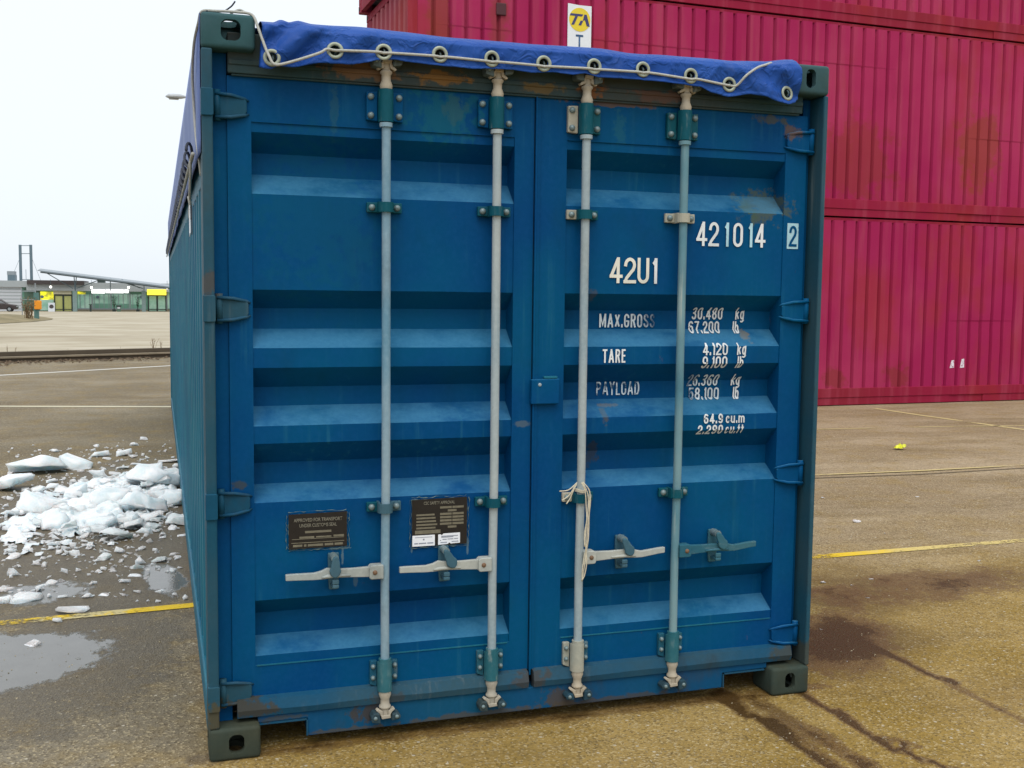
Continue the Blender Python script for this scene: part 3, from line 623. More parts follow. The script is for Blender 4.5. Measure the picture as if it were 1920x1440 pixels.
# hollow corner castings with oval holes
def oval(cx, cz, w, h, rf=1.0, n=20):
    r = rf*min(w, h)/2; pts = []
    for k in range(n):
        a = 2*math.pi*(k+0.5)/n; x, z = math.cos(a)*r, math.sin(a)*r
        pts.append((cx+x+math.copysign(max(0, w/2-r), x), cz+z+math.copysign(max(0, h/2-r), z)))
    return pts
def casting(x0, sx, y0, sy, z0, top, mat, front=(0.078, 0.054), fx=0.098, rr=1.0):
    wx, wy, h = 0.178, 0.162, 0.118
    body = MB().box(0, wx, 0, wy, 0, h).build('corner_casting', mat, bc, 0.014 , seg=3)
    cut = MB().box(0.024, wx+0.01-0.035, 0.026, wy-0.02, 0.02, h-0.02)
    cut.prism_y(oval(fx, h*0.5+(0.003 if top else 0.0), front[0], front[1], rr), -0.05, 0.04)
    # side hole
    sp = oval(0.085, h*0.5, 0.062, 0.05); cut.prism_x([(y, z) for y, z in sp], -0.05, 0.04)
    tp = oval(0.09, 0.082, 0.062, 0.100); n = len(tp); za, zb = (h-0.03, h+0.05) if top else (-0.05, 0.03)
    cut.add([(x, y, za) for x, y in tp]+[(x, y, zb) for x, y in tp], [tuple(range(n)), tuple(range(n, 2*n))]+[(i, (i+1) % n, (i+1) % n+n, i+n) for i in range(n)])
    # overlapping solids: cut one by one
    tmp = []
    off = 0
    for part in ('cav', 'front', 'side', 'top'):
        pass
    co = cut.build('cutter', mat, None)
    bo = body.modifiers.new('cut', 'BOOLEAN'); bo.operation = 'DIFFERENCE'; bo.object = co; bo.solver = 'EXACT'; bo.use_self = True
    dg = bpy.context.evaluated_depsgraph_get(); dg.update()
    me = bpy.data.meshes.new_from_object(body.evaluated_get(dg))
    body.modifiers.clear(); body.data = me; me.name = 'corner_casting'
    bpy.data.objects.remove(co)
    flip = sx*sy < 0
    for v in me.vertices: v.co = (x0+sx*v.co.x, y0+sy*v.co.y, z0+v.co.z)
    if flip: me.flip_normals()
    auto(body, 35); return body
casting(0, 1, 0, 1, H_-0.118, True, M['casting_top'], (0.066, 0.070), 0.097, 0.72)
casting(W_, -1, 0, 1, H_-0.118, True, M['casting_top'], (0.044, 0.074), 0.088, 0.9)
casting(0, 1, 0, 1, 0, False, M['casting_low'], (0.054, 0.068), 0.094, 0.8)
casting(W_, -1, 0, 1, 0, False, M['casting_low'], (0.048, 0.070), 0.092, 0.9)
for x0, s in ((0, 1), (W_, -1)):
    casting(x0, s, L_, -1, H_-0.118, True, M['casting_top']); casting(x0, s, L_, -1, 0, False, M['casting_low'])

# header and sill
m = MB().box(0.088, 2.350, 0.052, 0.150, 2.404, 2.540).box(0.090, 2.348, 0.046, 0.056, 2.432, 2.450)
m.box(0.10, 2.34, 0.058, 0.066, 2.396, 2.404)
m.build('door_header', M['header'], bc, 0.004)
MB().prism_y([(0.172, 0.108), (0.349, 0.108), (0.351, 0.040), (2.052, 0.044), (2.054, 0.106), (2.262, 0.108), (2.262, 0.132), (0.172, 0.132)], 0.050, 0.15).build('door_sill', M['sill'], bc, 0.003)
# pale worn rims of the fork pockets
MB().box(0.178, 0.346, 0.046, 0.060, 0.101, 0.107).box(0.3455, 0.3505, 0.046, 0.060, 0.042, 0.100).build('fork_pocket_rim', M['seal'], bc)
MB().box(2.0545, 2.0595, 0.046, 0.060, 0.046, 0.100).box(2.062, 2.25, 0.046, 0.060, 0.100, 0.1055).build('fork_pocket_rim', M['seal'], bc)
MB().box(0.06, W_-0.06, 0.15, L_-0.02, 0.125, 0.175).build('floor', M['dark'], bc)

# long corrugated sides, rails and far end
for x0, s in ((0.0, 1), (W_, -1)):
    prof = []; y = 0.16
    prof.append((y, 0.012))
    while y < L_-0.45:
        prof += [(y+0.07, 0.012), (y+0.138, 0.048), (y+0.208, 0.048), (y+0.276, 0.012)]; y += 0.278
    prof.append((L_-0.14, 0.012)); vs = []; fs = []
    for k, (yy, dx) in enumerate(prof):
        vs += [(x0+s*dx, yy, 0.155), (x0+s*(dx+0.002*mnoise.noise((yy, 1, 1))), yy, 1.3), (x0+s*dx, yy, 2.06)]
        if k: fs += [(3*k-3, 3*k, 3*k+1, 3*k-2), (3*k-2, 3*k+1, 3*k+2, 3*k-1)]
    MB().add(vs, fs).build('side_wall', M['side'], bc)
    a, b_ = sorted((x0+s*0.002, x0+s*0.062))
    MB().box(a, b_, 0.16, L_-0.16, 2.45, 2.54).build('top_rail', M['side'], bc, 0.008)
    MB().box(a, b_, 0.16, L_-0.16, 0.035, 0.157).build('bottom_rail', M['side'], bc, 0.008)
    a, b_ = sorted((x0+s*0.0135, x0+s*0.060)); MB().box(a, b_, 0.16, L_-0.14, 2.058, 2.449).build('upper_side_plate', M['side'], bc)
MB().box(0.12, W_-0.12, L_-0.06, L_-0.03, 0.118, 2.50).build('end_wall', M['side'], bc)

# hinges
def hinge(x0, s, z, k, mat):
    X = lambda a: x0+s*a
    h = empty('hinge'); h.parent = bc; left = s > 0
    def P(pts): return [(X(a), b_) for a, b_ in (pts if s > 0 else pts[::-1])]
    if left: MB().prism_y(P([(-0.003, z-0.044), (0.034, z-0.044), (0.0385, z-0.040), (0.0385, z+0.044), (0.034, z+0.048), (-0.003, z+0.048)]), -0.003, 0.05).build('hinge_lug', mat, h, 0.006)
    a0 = 0.0395 if left else 0.026
    MB().cyl((X(a0+0.013), 0.060, z-0.050), (X(a0+0.013), 0.060, z+0.054), 0.0125, 14).build('hinge_pin', mat, h, smooth=True)
    MB().prism_y(P([(a0+0.004, z-0.040), (0.100, z-0.037), (0.146, z-0.026), (0.152, z-0.016), (0.152, z+0.018), (0.146, z+0.027), (0.100, z+0.036), (a0+0.004, z+0.040)]), 0.056, 0.0697).build('hinge_blade', mat, h, 0.003)
    for q in (-1, 1):      # raised edge ribs of the blade
        MB().tube([(X(a0+0.006), 0.050, z+q*0.040), (X(0.100), 0.052, z+q*0.037), (X(0.146), 0.061, z+q*0.027), (X(0.160), 0.068, z+q*0.022)], [0.006, 0.0065, 0.006, 0.002], 8).build('hinge_rib', M['seal'] if left else M['door'], h, smooth=True)
for k, z in enumerate((2.292, 1.598, 0.912, 0.226)):
    hinge(0.0, 1, z, k, M['post'] if k in (1, 3) else M['hinge'])
for k, z in enumerate((2.292, 1.604, 0.928, 0.242)):
    hinge(W_, -1, z, k, M['door'])

# locking bars with cams, bearings, guides, handles
def locking_bar(x, s, rod, cam_m, br_top, br_top2, br_low, hd, latch_m, guide_hi, guide_lo, lab):
    yr = 0.030
    bar = MB().tube([(x, yr, 0.292), (x-0.001, yr, 0.6), (x+0.002, yr-0.001, 1.0), (x+0.002, yr, 1.5), (x+0.001, yr, 2.262)], 0.0162, 16).build('locking_bar', rod, bc)
    auto(bar); bar['label'] = lab
    for z in (2.257, 0.305): auto(MB().cyl((x, yr, z-0.009), (x, yr, z+0.006), 0.0235, 16).build('collar', rod if z > 1 else br_low, bar))
    # bearing brackets
    for top in (True, False):
        z0, z1 = (2.266, 2.380) if top else (0.188, 0.298)
        mt = br_top if top else br_low
        e = empty('bearing_bracket'); e.parent = bar
        pts = [(x-0.029, z0), (x+0.029, z0), (x+0.031, z0+0.01), (x+0.029, z1-0.006), (x+0.026, z1), (x-0.026, z1), (x-0.029, z1-0.006), (x-0.031, z0+0.01)]
        m = MB(); n = 10
        vs, fs = [], []
        for k in range(n+1):                 # half-round housing
            a = math.pi*k/n; vs += [(x-0.027*math.cos(a), yr+0.012-0.036*math.sin(a)**0.7, z0), (x-0.027*math.cos(a), yr+0.012-0.036*math.sin(a)**0.7, z1)]
            if k: fs.append((2*k-2, 2*k, 2*k+1, 2*k-1))
        fs += [tuple(2*k for k in range(n+1)), tuple(2*k+1 for k in range(n, -1, -1))]
        m.add(vs, fs); hs_ = m.build('bearing_housing', mt, bar); e_children = [hs_]
        bpy.data.objects.remove(e)
        auto(hs_, 50)
        fl = br_top2 if top else mt
        if top:
            sd = [(-1, fl), (1, M['door'] if fl is M['door'] else mt)]
        else: sd = [(-1, mt if mt is M['bracket_bare'] else M['bracket_low']), (1, M['bracket_low'])]
        for q, mm in sd:
            xa, xb = sorted((x+q*0.026, x+q*(0.066 if top else 0.052)))
            if not top: pp = [(xa, z0+0.03), (xb, z0+0.03), (xb, z1-0.004), (xa, z1-0.004)] if q > 0 else [(xa, z0+0.02), (xb, z0+0.01), (xb, z1), (xa, z1)]
            else: pp = [(xa, z0+0.008), (xb, z0+0.004), (xb, z1-0.006), (xa, z1-0.008)]
            MB().prism_y(pp, 0.050, 0.0695).build('bracket_flange', mm, bar, 0.003)
            for zz in ((z0+0.024, z1-0.024) if top else (z0+0.045, z1-0.022)):
                m = MB().dome((x+q*(0.051 if top else 0.041), 0.050, zz), (0, -1, 0), 0.0120 if top else 0.009, 0.012, 10); auto(m.build('bolt', M['bolt'], bar), 60)
        # cam
        zs = 1 if top else -1; zb = 2.381 if top else 0.187
        prof = [(0.0, 0.021), (0.012, 0.0235), (0.030, 0.0165), (0.048, 0.0165), (0.055, 0.022), (0.061, 0.022), (0.066, 0.015), (0.100, 0.0145)]
        auto(MB().tube([(x, yr, zb+zs*a) for a, r in prof], [r for a, r in prof], 14).build('cam', cam_m, bar), 50)
        m = MB()
        for q in (-1, 1):                    # cam lugs, pointed horns
            pts = [(x+q*0.010, zb+zs*0.072), (x+q*0.030, zb+zs*0.062), (x+q*0.036, zb+zs*0.068), (x+q*0.024, zb+zs*0.078), (x+q*0.017, zb+zs*0.092), (x+q*0.010, zb+zs*0.098)]
            m.prism_y(pts, yr-0.016, yr+0.006)
        m.prism_y([(x-0.018, zb+zs*0.088), (x+0.018, zb+zs*0.088), (x+0.020, zb+zs*0.100), (x-0.014, zb+zs*0.102)], yr-0.018, yr+0.01)
        m.build('cam_lug', cam_m, bar, 0.002)
        for q in (-1, 1):                    # keepers on header / sill
            zc = zb+zs*0.094; big = (q == s)
            hh = (0.028 if big else 0.018)*(1.0 if top else 0.75)
            pts = [(x+q*0.020, zc-hh), (x+q*0.052, zc-hh*0.7), (x+q*0.056, zc+hh*0.2), (x+q*0.046, zc+hh), (x+q*0.024, zc+hh*0.9)]
            MB().prism_y(pts, 0.002, 0.0515 if top else 0.0495).build('cam_keeper', M['steel'] if top else M['keeper_low'], bar, 0.004)
            if not top or big:
                auto(MB().dome((x+q*0.040, 0.002, zc-zs*0.002), (0, -1, 0), 0.0075, 0.006).build('bolt', M['bolt'], bar), 60)
    # guides: strap clamps half way
    for z, gm in ((1.966, guide_hi), (0.876, guide_lo)):
        m = MB(); n = 10; vs, fs = [], []
        for k in range(n+1):
            a = math.pi*k/n; c_, s_ = -0.0235*math.cos(a), 0.0235*math.sin(a)
            vs += [(x+c_, yr-s_, z-0.0175), (x+c_, yr-s_, z+0.0175)]
            if k: fs.append((2*k-2, 2*k, 2*k+1, 2*k-1))
        m.add(vs, fs); m.box(x-0.0235, x-0.0195, yr, 0.0698, z-0.0175, z+0.0175); m.box(x+0.0195, x+0.0235, yr, 0.0698, z-0.0175, z+0.0175)
        gb = m.build('guide_strap', gm[0], bar); sm = gb.modifiers.new('solid', 'SOLIDIFY'); sm.thickness = 0.004; sm.offset = 1
        for q in (-1, 1):
            xa, xb = sorted((x+q*0.0235, x+q*0.064))
            MB().box(xa, xb, 0.054, 0.0697, z-0.018, z+0.018).build('guide_foot', gm[1] if q < 0 else gm[0], bar, 0.003)
            auto(MB().dome((x+q*0.046, 0.054, z), (0, -1, 0), 0.012, 0.012).build('bolt', M['bolt'], bar), 60)
    # handle with hub
    z = 0.643
    X = lambda a: x+s*a
    hub = MB().prism_y([(X(a), b_) for a, b_ in ([(0.010, z-0.026), (0.056, z-0.026), (0.062, z-0.020), (0.062, z+0.018), (0.054, z+0.026), (0.010, z+0.026)][::(1 if s > 0 else -1)])], 0.006, 0.046).build('handle_hub', hd, bar, 0.003)
    auto(MB().dome((X(0.042), 0.006, z), (0, -1, 0), 0.009, 0.006).build('bolt', simple('rust_bolt_head', (0.16, 0.09, 0.05), 0.7), bar), 60)
    prof = [(0.058, 0.019, 0.001), (0.13, 0.016, 0.002), (0.19, 0.016, 0.004), (0.215, 0.019, 0.005), (0.235, 0.015, 0.000), (0.262, 0.0125, -0.003), (0.335, 0.0115, -0.001 if s < 0 else 0.006), (0.362, 0.011, -0.001 if s < 0 else 0.008)]
    up = [(X(a), z+dz+h) for a, h, dz in prof]; dn = [(X(a), z+dz-h) for a, h, dz in prof]
    pts = dn+up[::-1]
    if s < 0: pts = pts[::-1]
    MB().prism_y(pts, 0.016, 0.032).build('handle', hd, bar, 0.0022)
    fl = [(X(a), z+dz-h*0.5) for a, h, dz in prof[1:5]]
    MB().tube([(xx, 0.014, zz) for xx, zz in fl], [0.003, 0.007, 0.007, 0.002], 8).build('handle_fold', hd, bar, smooth=True)
    # catch on the door: backing strap, pivot and swinging tongue laid over the handle
    xc = X(0.185)
    MB().prism_y([(xc-0.016, z-0.066), (xc+0.016, z-0.066), (xc+0.020, z-0.02), (xc+0.020, z+0.070), (xc-0.020, z+0.070), (xc-0.020, z-0.02)], 0.058, 0.0696).build('catch_plate', latch_m, bar, 0.004)
    MB().box(xc-0.012, xc+0.012, 0.006, 0.058, z-0.050, z-0.036).box(xc-0.012, xc+0.012, 0.006, 0.016, z-0.036, z-0.018).build('catch_hook', latch_m, bar, 0.004)
    auto(MB().cyl((xc-0.002, 0.010, z+0.060), (xc-0.002, 0.058, z+0.060), 0.014, 12).build('catch_pivot', M['bolt'], bar), 60)
    ang = R(18)*(-1 if s < 0 and lab.startswith('pale') else 1)*(0.1 if lab.startswith('pale') else 1.0)
    pts = []
    for k in range(16):
        a = 2*math.pi*k/16; pts.append((math.cos(a)*0.019*(1.25 if math.sin(a) < 0 else 0.85), -0.022+math.sin(a)*0.040))
    ca, sa = math.cos(ang*1.6), math.sin(ang*1.6)
    pts = [(xc+px_*ca-pz*sa, z+0.052+px_*sa+pz*ca) for px_, pz in pts]
    MB().prism_y(pts, 0.000, 0.012).build('catch_tongue', latch_m, bar, 0.004)
    return bar
bt, bp_, bb = M['bracket'], M['bracket_pale'], M['bracket_bare']
locking_bar(0.632, -1, M['rod_pale'], M['zinc_tan'], bt, M['door'], bp_, M['zinc_white'], M['latch'], (bt, bt), (M['latch'], bt), 'pale blue worn bar')
locking_bar(1.046, -1, M['rod_white'], M['zinc_tan'], bt, M['door'], bp_, M['zinc_white'], M['latch'], (bt, bt), (bt, bt), 'cream white bar left of the door gap')
locking_bar(1.399, 1, M['rod_white'], M['zinc_tan'], bt, bb, bb, M['zinc_white'], M['latch'], (bt, bb), (bt, bb), 'cream white bar with twine tied to it')
locking_bar(1.812, 1, M['rod_teal'], M['zinc_tan'], bt, bt, bp_, M['handle_teal'], M['handle_teal'], (bb, bb), (bt, bt), 'teal worn bar beside the weight figures')

# data plates (riveted to the left door)
def plate(x0, x1, z0, z1, rows, name='data_plate'):
    p = MB().prism_y([(x0, z0), (x1, z0+0.002), (x1, z1+0.003), (x0, z1)], YD-0.004, YD-0.0005).build(name, M['plate'], doorL)
    m = MB(); rr = random.Random(int(x0*1000))
    for side in range(4):                     # ragged bead of old sealant round the edge
        a, b_ = [((x0, z0), (x1, z0)), ((x1, z0), (x1, z1)), ((x1, z1), (x0, z1)), ((x0, z1), (x0, z0))][side]
        n = 16
        for q in range(2):
            pts = []
            for k in range(n+1):
                f = k/n; j1, j2 = rr.uniform(-.0028, .0028), rr.uniform(-.0028, .0028)
                pts.append((a[0]+(b_[0]-a[0])*f+j1+(q*0.008 if side == 1 else -q*0.008 if side == 3 else 0), YD-0.0012, a[1]+(b_[1]-a[1])*f+j2+(-q*0.006 if side == 0 else q*0.008 if side == 2 else 0)))
            m.tube(pts, [max(0.0002, rr.uniform(-0.0012, 0.0022)) for _ in pts], 6)
    m.build('plate_sealant', M['scrape'], doorL)
    return p
PY = lambda z: YD-0.0040
plate(0.287, 0.497, 0.733, 0.860, ())
lettering('APPROVED FOR TRANSPORT', 0.305, 0.480, 0.832, 0.845, PY, M['plate_text'], doorL, lift=0.0014, offset=0.012)
lettering('UNDER CUSTOMS SEAL', 0.325, 0.460, 0.812, 0.825, PY, M['plate_text'], doorL, lift=0.0014, offset=0.012)
m = MB().box(0.345, 0.440, YD-0.0048, YD-0.004, 0.790, 0.798).box(0.298, 0.486, YD-0.0048, YD-0.004, 0.768, 0.770).box(0.325, 0.378, YD-0.0048, YD-0.004, 0.771, 0.778).box(0.385, 0.44, YD-0.0048, YD-0.004, 0.772, 0.777).box(0.448, 0.486, YD-0.0048, YD-0.004, 0.772, 0.779)
m.box(0.296, 0.487, YD-0.0048, YD-0.004, 0.754, 0.7565).build('etched_bar', M['plate_bar'], doorL)
m = MB()
for k, (a, b_) in enumerate(((0.302, 0.335), (0.341, 0.350), (0.355, 0.41), (0.416, 0.447), (0.452, 0.482))): m.box(a, b_, YD-0.0048, YD-0.004, 0.741, 0.749)
m.build('etched_bar', M['plate_bar'], doorL)
plate(0.741, 0.953, 0.714, 0.892, ())
lettering('CSC SAFETY APPROVAL', 0.785, 0.905, 0.872, 0.884, PY, M['plate_text'], doorL, lift=0.0014, offset=0.012)
m = MB(); rr = random.Random(5)
for k in range(7):
    z = 0.862-0.0125*k
    if k not in (0, 1): m.box(0.757, 0.757+rr.uniform(0.05, 0.082), YD-0.0048, YD-0.004, z-0.0065, z)
    if k in (1, 6): m.box(0.878, 0.912, YD-0.0048, YD-0.004, z-0.007, z+0.001)
    else:
        m.box(0.848, 0.893, YD-0.0048, YD-0.004, z-0.007, z+0.001); m.box(0.896, 0.940, YD-0.0048, YD-0.004, z-0.007, z+0.001)
m.box(0.752, 0.850, YD-0.0048, YD-0.004, 0.762, 0.7755)
m.build('etched_bar', M['plate_bar'], doorL)
o = MB().prism_y([(0.742, 0.716), (0.828, 0.716), (0.828, 0.757), (0.742, 0.757)], YD-0.0056, YD-0.0044).build('sticker', M['sticker'], doorL)
o2 = MB().prism_y([(0.841, 0.717), (0.878, 0.7185), (0.884, 0.724), (0.890, 0.7195), (0.926, 0.721), (0.926, 0.760), (0.862, 0.759), (0.855, 0.753), (0.850, 0.757), (0.841, 0.756)], YD-0.0056, YD-0.0044).build('sticker', M['sticker'], doorL)
m = MB().box(0.752, 0.818, YD-0.0062, YD-0.0056, 0.7485, 0.7505).box(0.782, 0.788, YD-0.0062, YD-0.0056, 0.738, 0.744)
for a, b_ in ((0.749, 0.763), (0.766, 0.795), (0.799, 0.822)): m.box(a, b_, YD-0.0062, YD-0.0056, 0.7245, 0.729)
for a, b_, z in ((0.853, 0.918, 0.748), (0.853, 0.90, 0.744), (0.848, 0.852, 0.732), (0.858, 0.874, 0.7355), (0.877, 0.90, 0.736), (0.903, 0.918, 0.7365), (0.85, 0.875, 0.724), (0.893, 0.92, 0.726)): m.box(a, b_, YD-0.0062, YD-0.0056, z, z+0.003)
m.build('sticker_print', M['ink'], doorL)

# stencilled numbers on the right door: condensed gothic strokes
def arc(cx, cy, rx, ry, a0, a1, n=9): return [(cx+rx*math.cos(R(a0+(a1-a0)*k/n)), cy+ry*math.sin(R(a0+(a1-a0)*k/n))) for k in range(n+1)]
_O = arc(.5, .76, .5, .24, 180, 0)+arc(.5, .24, .5, .24, 0, -180)
_O = _O+[_O[0]]
GL = {  # advance width (of the digit width), strokes
    '0': (1, [_O]), 'O': (1.05, [_O]), '1': (0.5, [[(0.1, .80), (.45, .84), (1, .985)], [(1, 1), (1, 0)]]),
    '2': (1, [arc(.5, .74, .5, .26, 178, -12)+[(.86, .54), (.12, .16), (.02, .04)], [(-.06, .0), (1.04, .0)]]),
    '3': (1, [arc(.48, .77, .48, .23, 165, -80), arc(.47, .27, .53, .27, 85, -165), [(.38, .54), (.58, .54)]]),
    '4': (1.05, [[(.74, 0), (.74, 1)], [(.70, 1.0), (.02, .25)], [(0, .235), (1.06, .235)]]),
    '5': (1, [[(.96, 1), (.12, 1)], [(.12, 1.0), (.07, .50)]]), '6': (1, [arc(.5, .76, .5, .24, 15, 180)+arc(.5, .24, .5, .24, 180, 360)+[(1, .34)]+arc(.5, .36, .5, .22, 0, 165)]),
    '7': (.95, [[(0, 1), (1.0, 1)], [(.98, .97), (.55, .45), (.36, 0)]]), '8': (1, [arc(.5, .76, .44, .24, 0, 360, 18), arc(.5, .26, .5, .26, 0, 360, 18)]),
    '9': (1, [arc(.5, .24, .5, .24, -165, 0)+arc(.5, .76, .5, .24, 0, 180)+[(0, .66)]+arc(.5, .64, .5, .22, 180, 345)]),
    '.': (.28, [[(.5, 0), (.5, .13)]]), 'U': (1, [[(0, 1), (0, .26)]+arc(.5, .25, .5, .25, 180, 360)+[(1, 1)]]),
    'M': (1.35, [[(0, 0), (0, 1)], [(.03, 1), (.5, .12), (.97, 1)], [(1, 1), (1, 0)]]), 'A': (1.15, [[(0, 0), (.48, 1)], [(.52, 1), (1, 0)], [(.2, .27), (.8, .27)]]),
    'X': (1.05, [[(0, 0), (1, 1)], [(0, 1), (1, 0)]]), 'G': (1.05, [arc(.5, .76, .5, .24, 10, 180)+arc(.5, .24, .5, .24, 180, 330)+[(1, .46), (.55, .46)]]),
    'R': (1.02, [[(0, 0), (0, 1)], [(0, 1), (.55, 1)]+arc(.6, .765, .38, .235, 85, -85)+[(.55, .52), (0, .52)], [(.58, .52), (1, 0)]]),
    'S': (1, [arc(.5, .77, .48, .23, 12, 200)+[(.25, .58), (.72, .44)]+arc(.5, .24, .5, .24, 20, -168)]), 'T': (1, [[(0, 1), (1, 1)], [(.5, 1), (.5, 0)]]),
    'E': (.85, [[(1, 1), (0, 1)], [(0, 1), (0, 0)], [(0, 0), (1, 0)], [(0, .52), (.88, .52)]]), 'P': (1, [[(0, 0), (0, 1)], [(0, 1), (.55, 1)]+arc(.6, .745, .38, .255, 85, -85)+[(.55, .48), (0, .48)]]),
    'Y': (1.05, [[(0, 1), (.5, .45)], [(1, 1), (.5, .45)], [(.5, .46), (.5, 0)]]), 'L': (.82, [[(0, 1), (0, 0)], [(0, 0), (1, 0)]]),
    'D': (1.02, [[(0, 0), (0, 1)], [(0, 1), (.5, 1)]+arc(.55, .5, .45, .5, 80, -80, 12)+[(.5, 0), (0, 0)]]),
    'k': (.9, [[(0, 0), (0, 1)], [(.02, .30), (.95, .70)], [(.35, .45), (1, 0)]]), 'g': (.9, [arc(.5, .36, .5, .34, 10, 350, 16), [(1, .72), (1, -.10)]+arc(.5, -.10, .5, .17, 0, -150)]),
    'l': (.28, [[(.5, 0), (.5, 1)]]), 'b': (.9, [[(0, 0), (0, 1)], arc(.5, .35, .5, .35, 170, -170, 16)]), 'c': (.85, [[(1, .60)]+arc(.5, .47, .5, .25, 25, 180)+arc(.5, .25, .5, .25, 180, 335)+[(1, .12)]]),
    'u': (.9, [[(0, .72), (0, .22)]+arc(.5, .22, .5, .22, 180, 360)+[(1, .72)], [(1, .3), (1, 0)]]), 'm': (1.35, [[(0, 0), (0, .72)], arc(.25, .5, .25, .2, 180, 0)+[(.5, 0)], arc(.75, .5, .25, .2, 180, 0)+[(1, 0)]]),
    'f': (.6, [arc(.85, .80, .45, .2, 80, 180)+[(.4, 0)], [(0, .68), (.95, .68)]]), 't': (.6, [[(.4, .95), (.4, .18)]+arc(.75, .18, .35, .18, 180, 280), [(0, .68), (.95, .68)]]),
}
GL['5'][1].append([(.07, .50)]+arc(.5, .33, .5, .33, 140, -165, 14))
def stencil(body, x0, z0, z1, wd, th, mat, yf=yprof, gap=None, breaks=BR, slant=0.0, parent=None, x1=None, lift=0.0042):
    """strokes th wide; wd is the digit width; letters run on from x0"""
    h = z1-z0; gap = th*0.85 if gap is None else gap; x = x0; bm = bmesh.new(); lv = 0
    if x1 is not None:
        tot = sum(GL[c][0] for c in body if c != ' '); wd = (x1-x0-gap*(len(body)-1))/tot
    for c in body:
        if c == ' ': x += wd*0.6; continue
        adv, st = GL[c]; w = wd*adv
        for path in st:
            P = [Vector((x+th/2+p[0]*max(w-th, 0.0) if c not in '.l' else x+w/2, z0+th/2+p[1]*(h-th))) for p in path]
            if len(P) == 2 or (P[0]-P[-1]).length > 1e-6:      # square ends reach the box
                d0, d1 = (P[1]-P[0]).normalized(), (P[-1]-P[-2]).normalized()
                if abs(d0.x) < .3 or abs(d0.y) < .15: P[0] = P[0]-d0*th*0.5
                if abs(d1.x) < .3 or abs(d1.y) < .15: P[-1] = P[-1]+d1*th*0.5
            n = len(P); prev = None; lv += 1
            for i in range(n):
                a, b2 = P[max(i-1, 0)], P[min(i+1, n-1)]
                if i in (0, n-1) and (P[0]-P[-1]).length < 1e-6: a, b2 = P[n-2], P[1]
                d = (b2-a).normalized(); nn = Vector((-d.y, d.x))
                if 0 < i < n-1:
                    e = (P[i]-P[i-1]).normalized(); k = nn.dot(Vector((-e.y, e.x))); nn = nn/max(0.5, k)
                q = [bm.verts.new((P[i].x+nn.x*th*s_/2, lv*0.00005, P[i].y+nn.y*th*s_/2)) for s_ in (-1, 1)]
                if prev: bm.faces.new((prev[0], q[0], q[1], prev[1]))
                prev = q
        x += w+gap
    for v in bm.verts: v.co.x += slant*(v.co.z-(z0+z1)/2)
    for zb in breaks:
        bmesh.ops.bisect_plane(bm, geom=bm.verts[:]+bm.edges[:]+bm.faces[:], plane_co=(0, 0, zb), plane_no=(0, 0, 1))
    for v in bm.verts: v.co.y = yf(v.co.z)-lift-v.co.y
    for f in bm.faces:
        f.normal_update()
        if f.normal.y > 0: f.normal_flip()
    me = bpy.data.meshes.new('lettering'); bm.to_mesh(me); bm.free(); me.materials.append(mat)
    o = bpy.data.objects.new('lettering', me); col.objects.link(o); o.parent = parent or doorR; return o
def dig(s, pos, z0, z1, w, th, mats):
    for ch, x, mt in zip(s, pos, mats): stencil(ch, x, z0, z1, w, th, M[mt])
dig('421014', [1.893, 1.949, 2.016, 2.058, 2.124, 2.158], 1.862, 1.958, 0.044, 0.0115, ['let', 'let', 'let_cyan', 'let', 'let_cyan', 'let'])
bx = MB().prism_y([(2.306, 1.860), (2.358, 1.860), (2.358, 1.964), (2.306, 1.964)], YD-0.002, YD-0.0006).build('check_digit_box', M['let_cyan'], doorR)
stencil('2', 2.315, 1.869, 1.954, 0.035, 0.0105, M['door'], lambda z: YD-0.002, lift=0.0014)
dig('42U1', [1.522, 1.583, 1.640, 1.700], 1.709, 1.809, 0.050, 0.0125, ['let_cream']*3+['let'])
stencil('MAX.GROSS', 1.5155, 1.534, 1.588, 0, 0.0070, M['let_gross'], x1=1.757, gap=0.006)
stencil('TARE', 1.499, 1.398, 1.451, 0, 0.0068, M['let'], x1=1.596, gap=0.006)
stencil('PAYLOAD', 1.508, 1.263, 1.317, 0, 0.0060, M['let_worn'], x1=1.695, gap=0.006)
for s_, x0, u_, ux0, zt, mt in (('30.480', 1.923, 'kg', 2.124, 1.616, 'let_small'), ('67.200', 1.909, 'lb', 2.112, 1.560, 'let_small'), ('4.120', 1.936, 'kg', 2.092, 1.474, 'let_small'), ('9.100', 1.935, 'lb', 2.094, 1.420, 'let_small'),
        ('26.360', 1.908, 'kg', 2.112, 1.343, 'let_leftfade'), ('58.100', 1.916, 'lb', 2.122, 1.287, 'let_leftfade')):
    stencil(s_, x0, zt-0.049, zt, 0, 0.0066, M[mt], x1=x0+(0.140 if len(s_) > 5 else 0.112), gap=0.0055, slant=0.02)
    stencil(u_, ux0, zt-0.049, zt, 0.020, 0.0060, M['let'], gap=0.004, slant=0.06)
stencil('64.9', 1.948, 1.147, 1.186, 0, 0.0066, M['let_small'], x1=2.034, gap=0.0060); stencil('cu.m', 2.048, 1.147, 1.186, 0, 0.0058, M['let_small'], x1=2.134, gap=0.005)
stencil('2.290', 1.922, 1.102, 1.141, 0, 0.0066, M['let_small'], x1=2.036, gap=0.0060); stencil('cu.ft', 2.048, 1.102, 1.141, 0, 0.0056, M['let_small'], x1=2.132, gap=0.005)

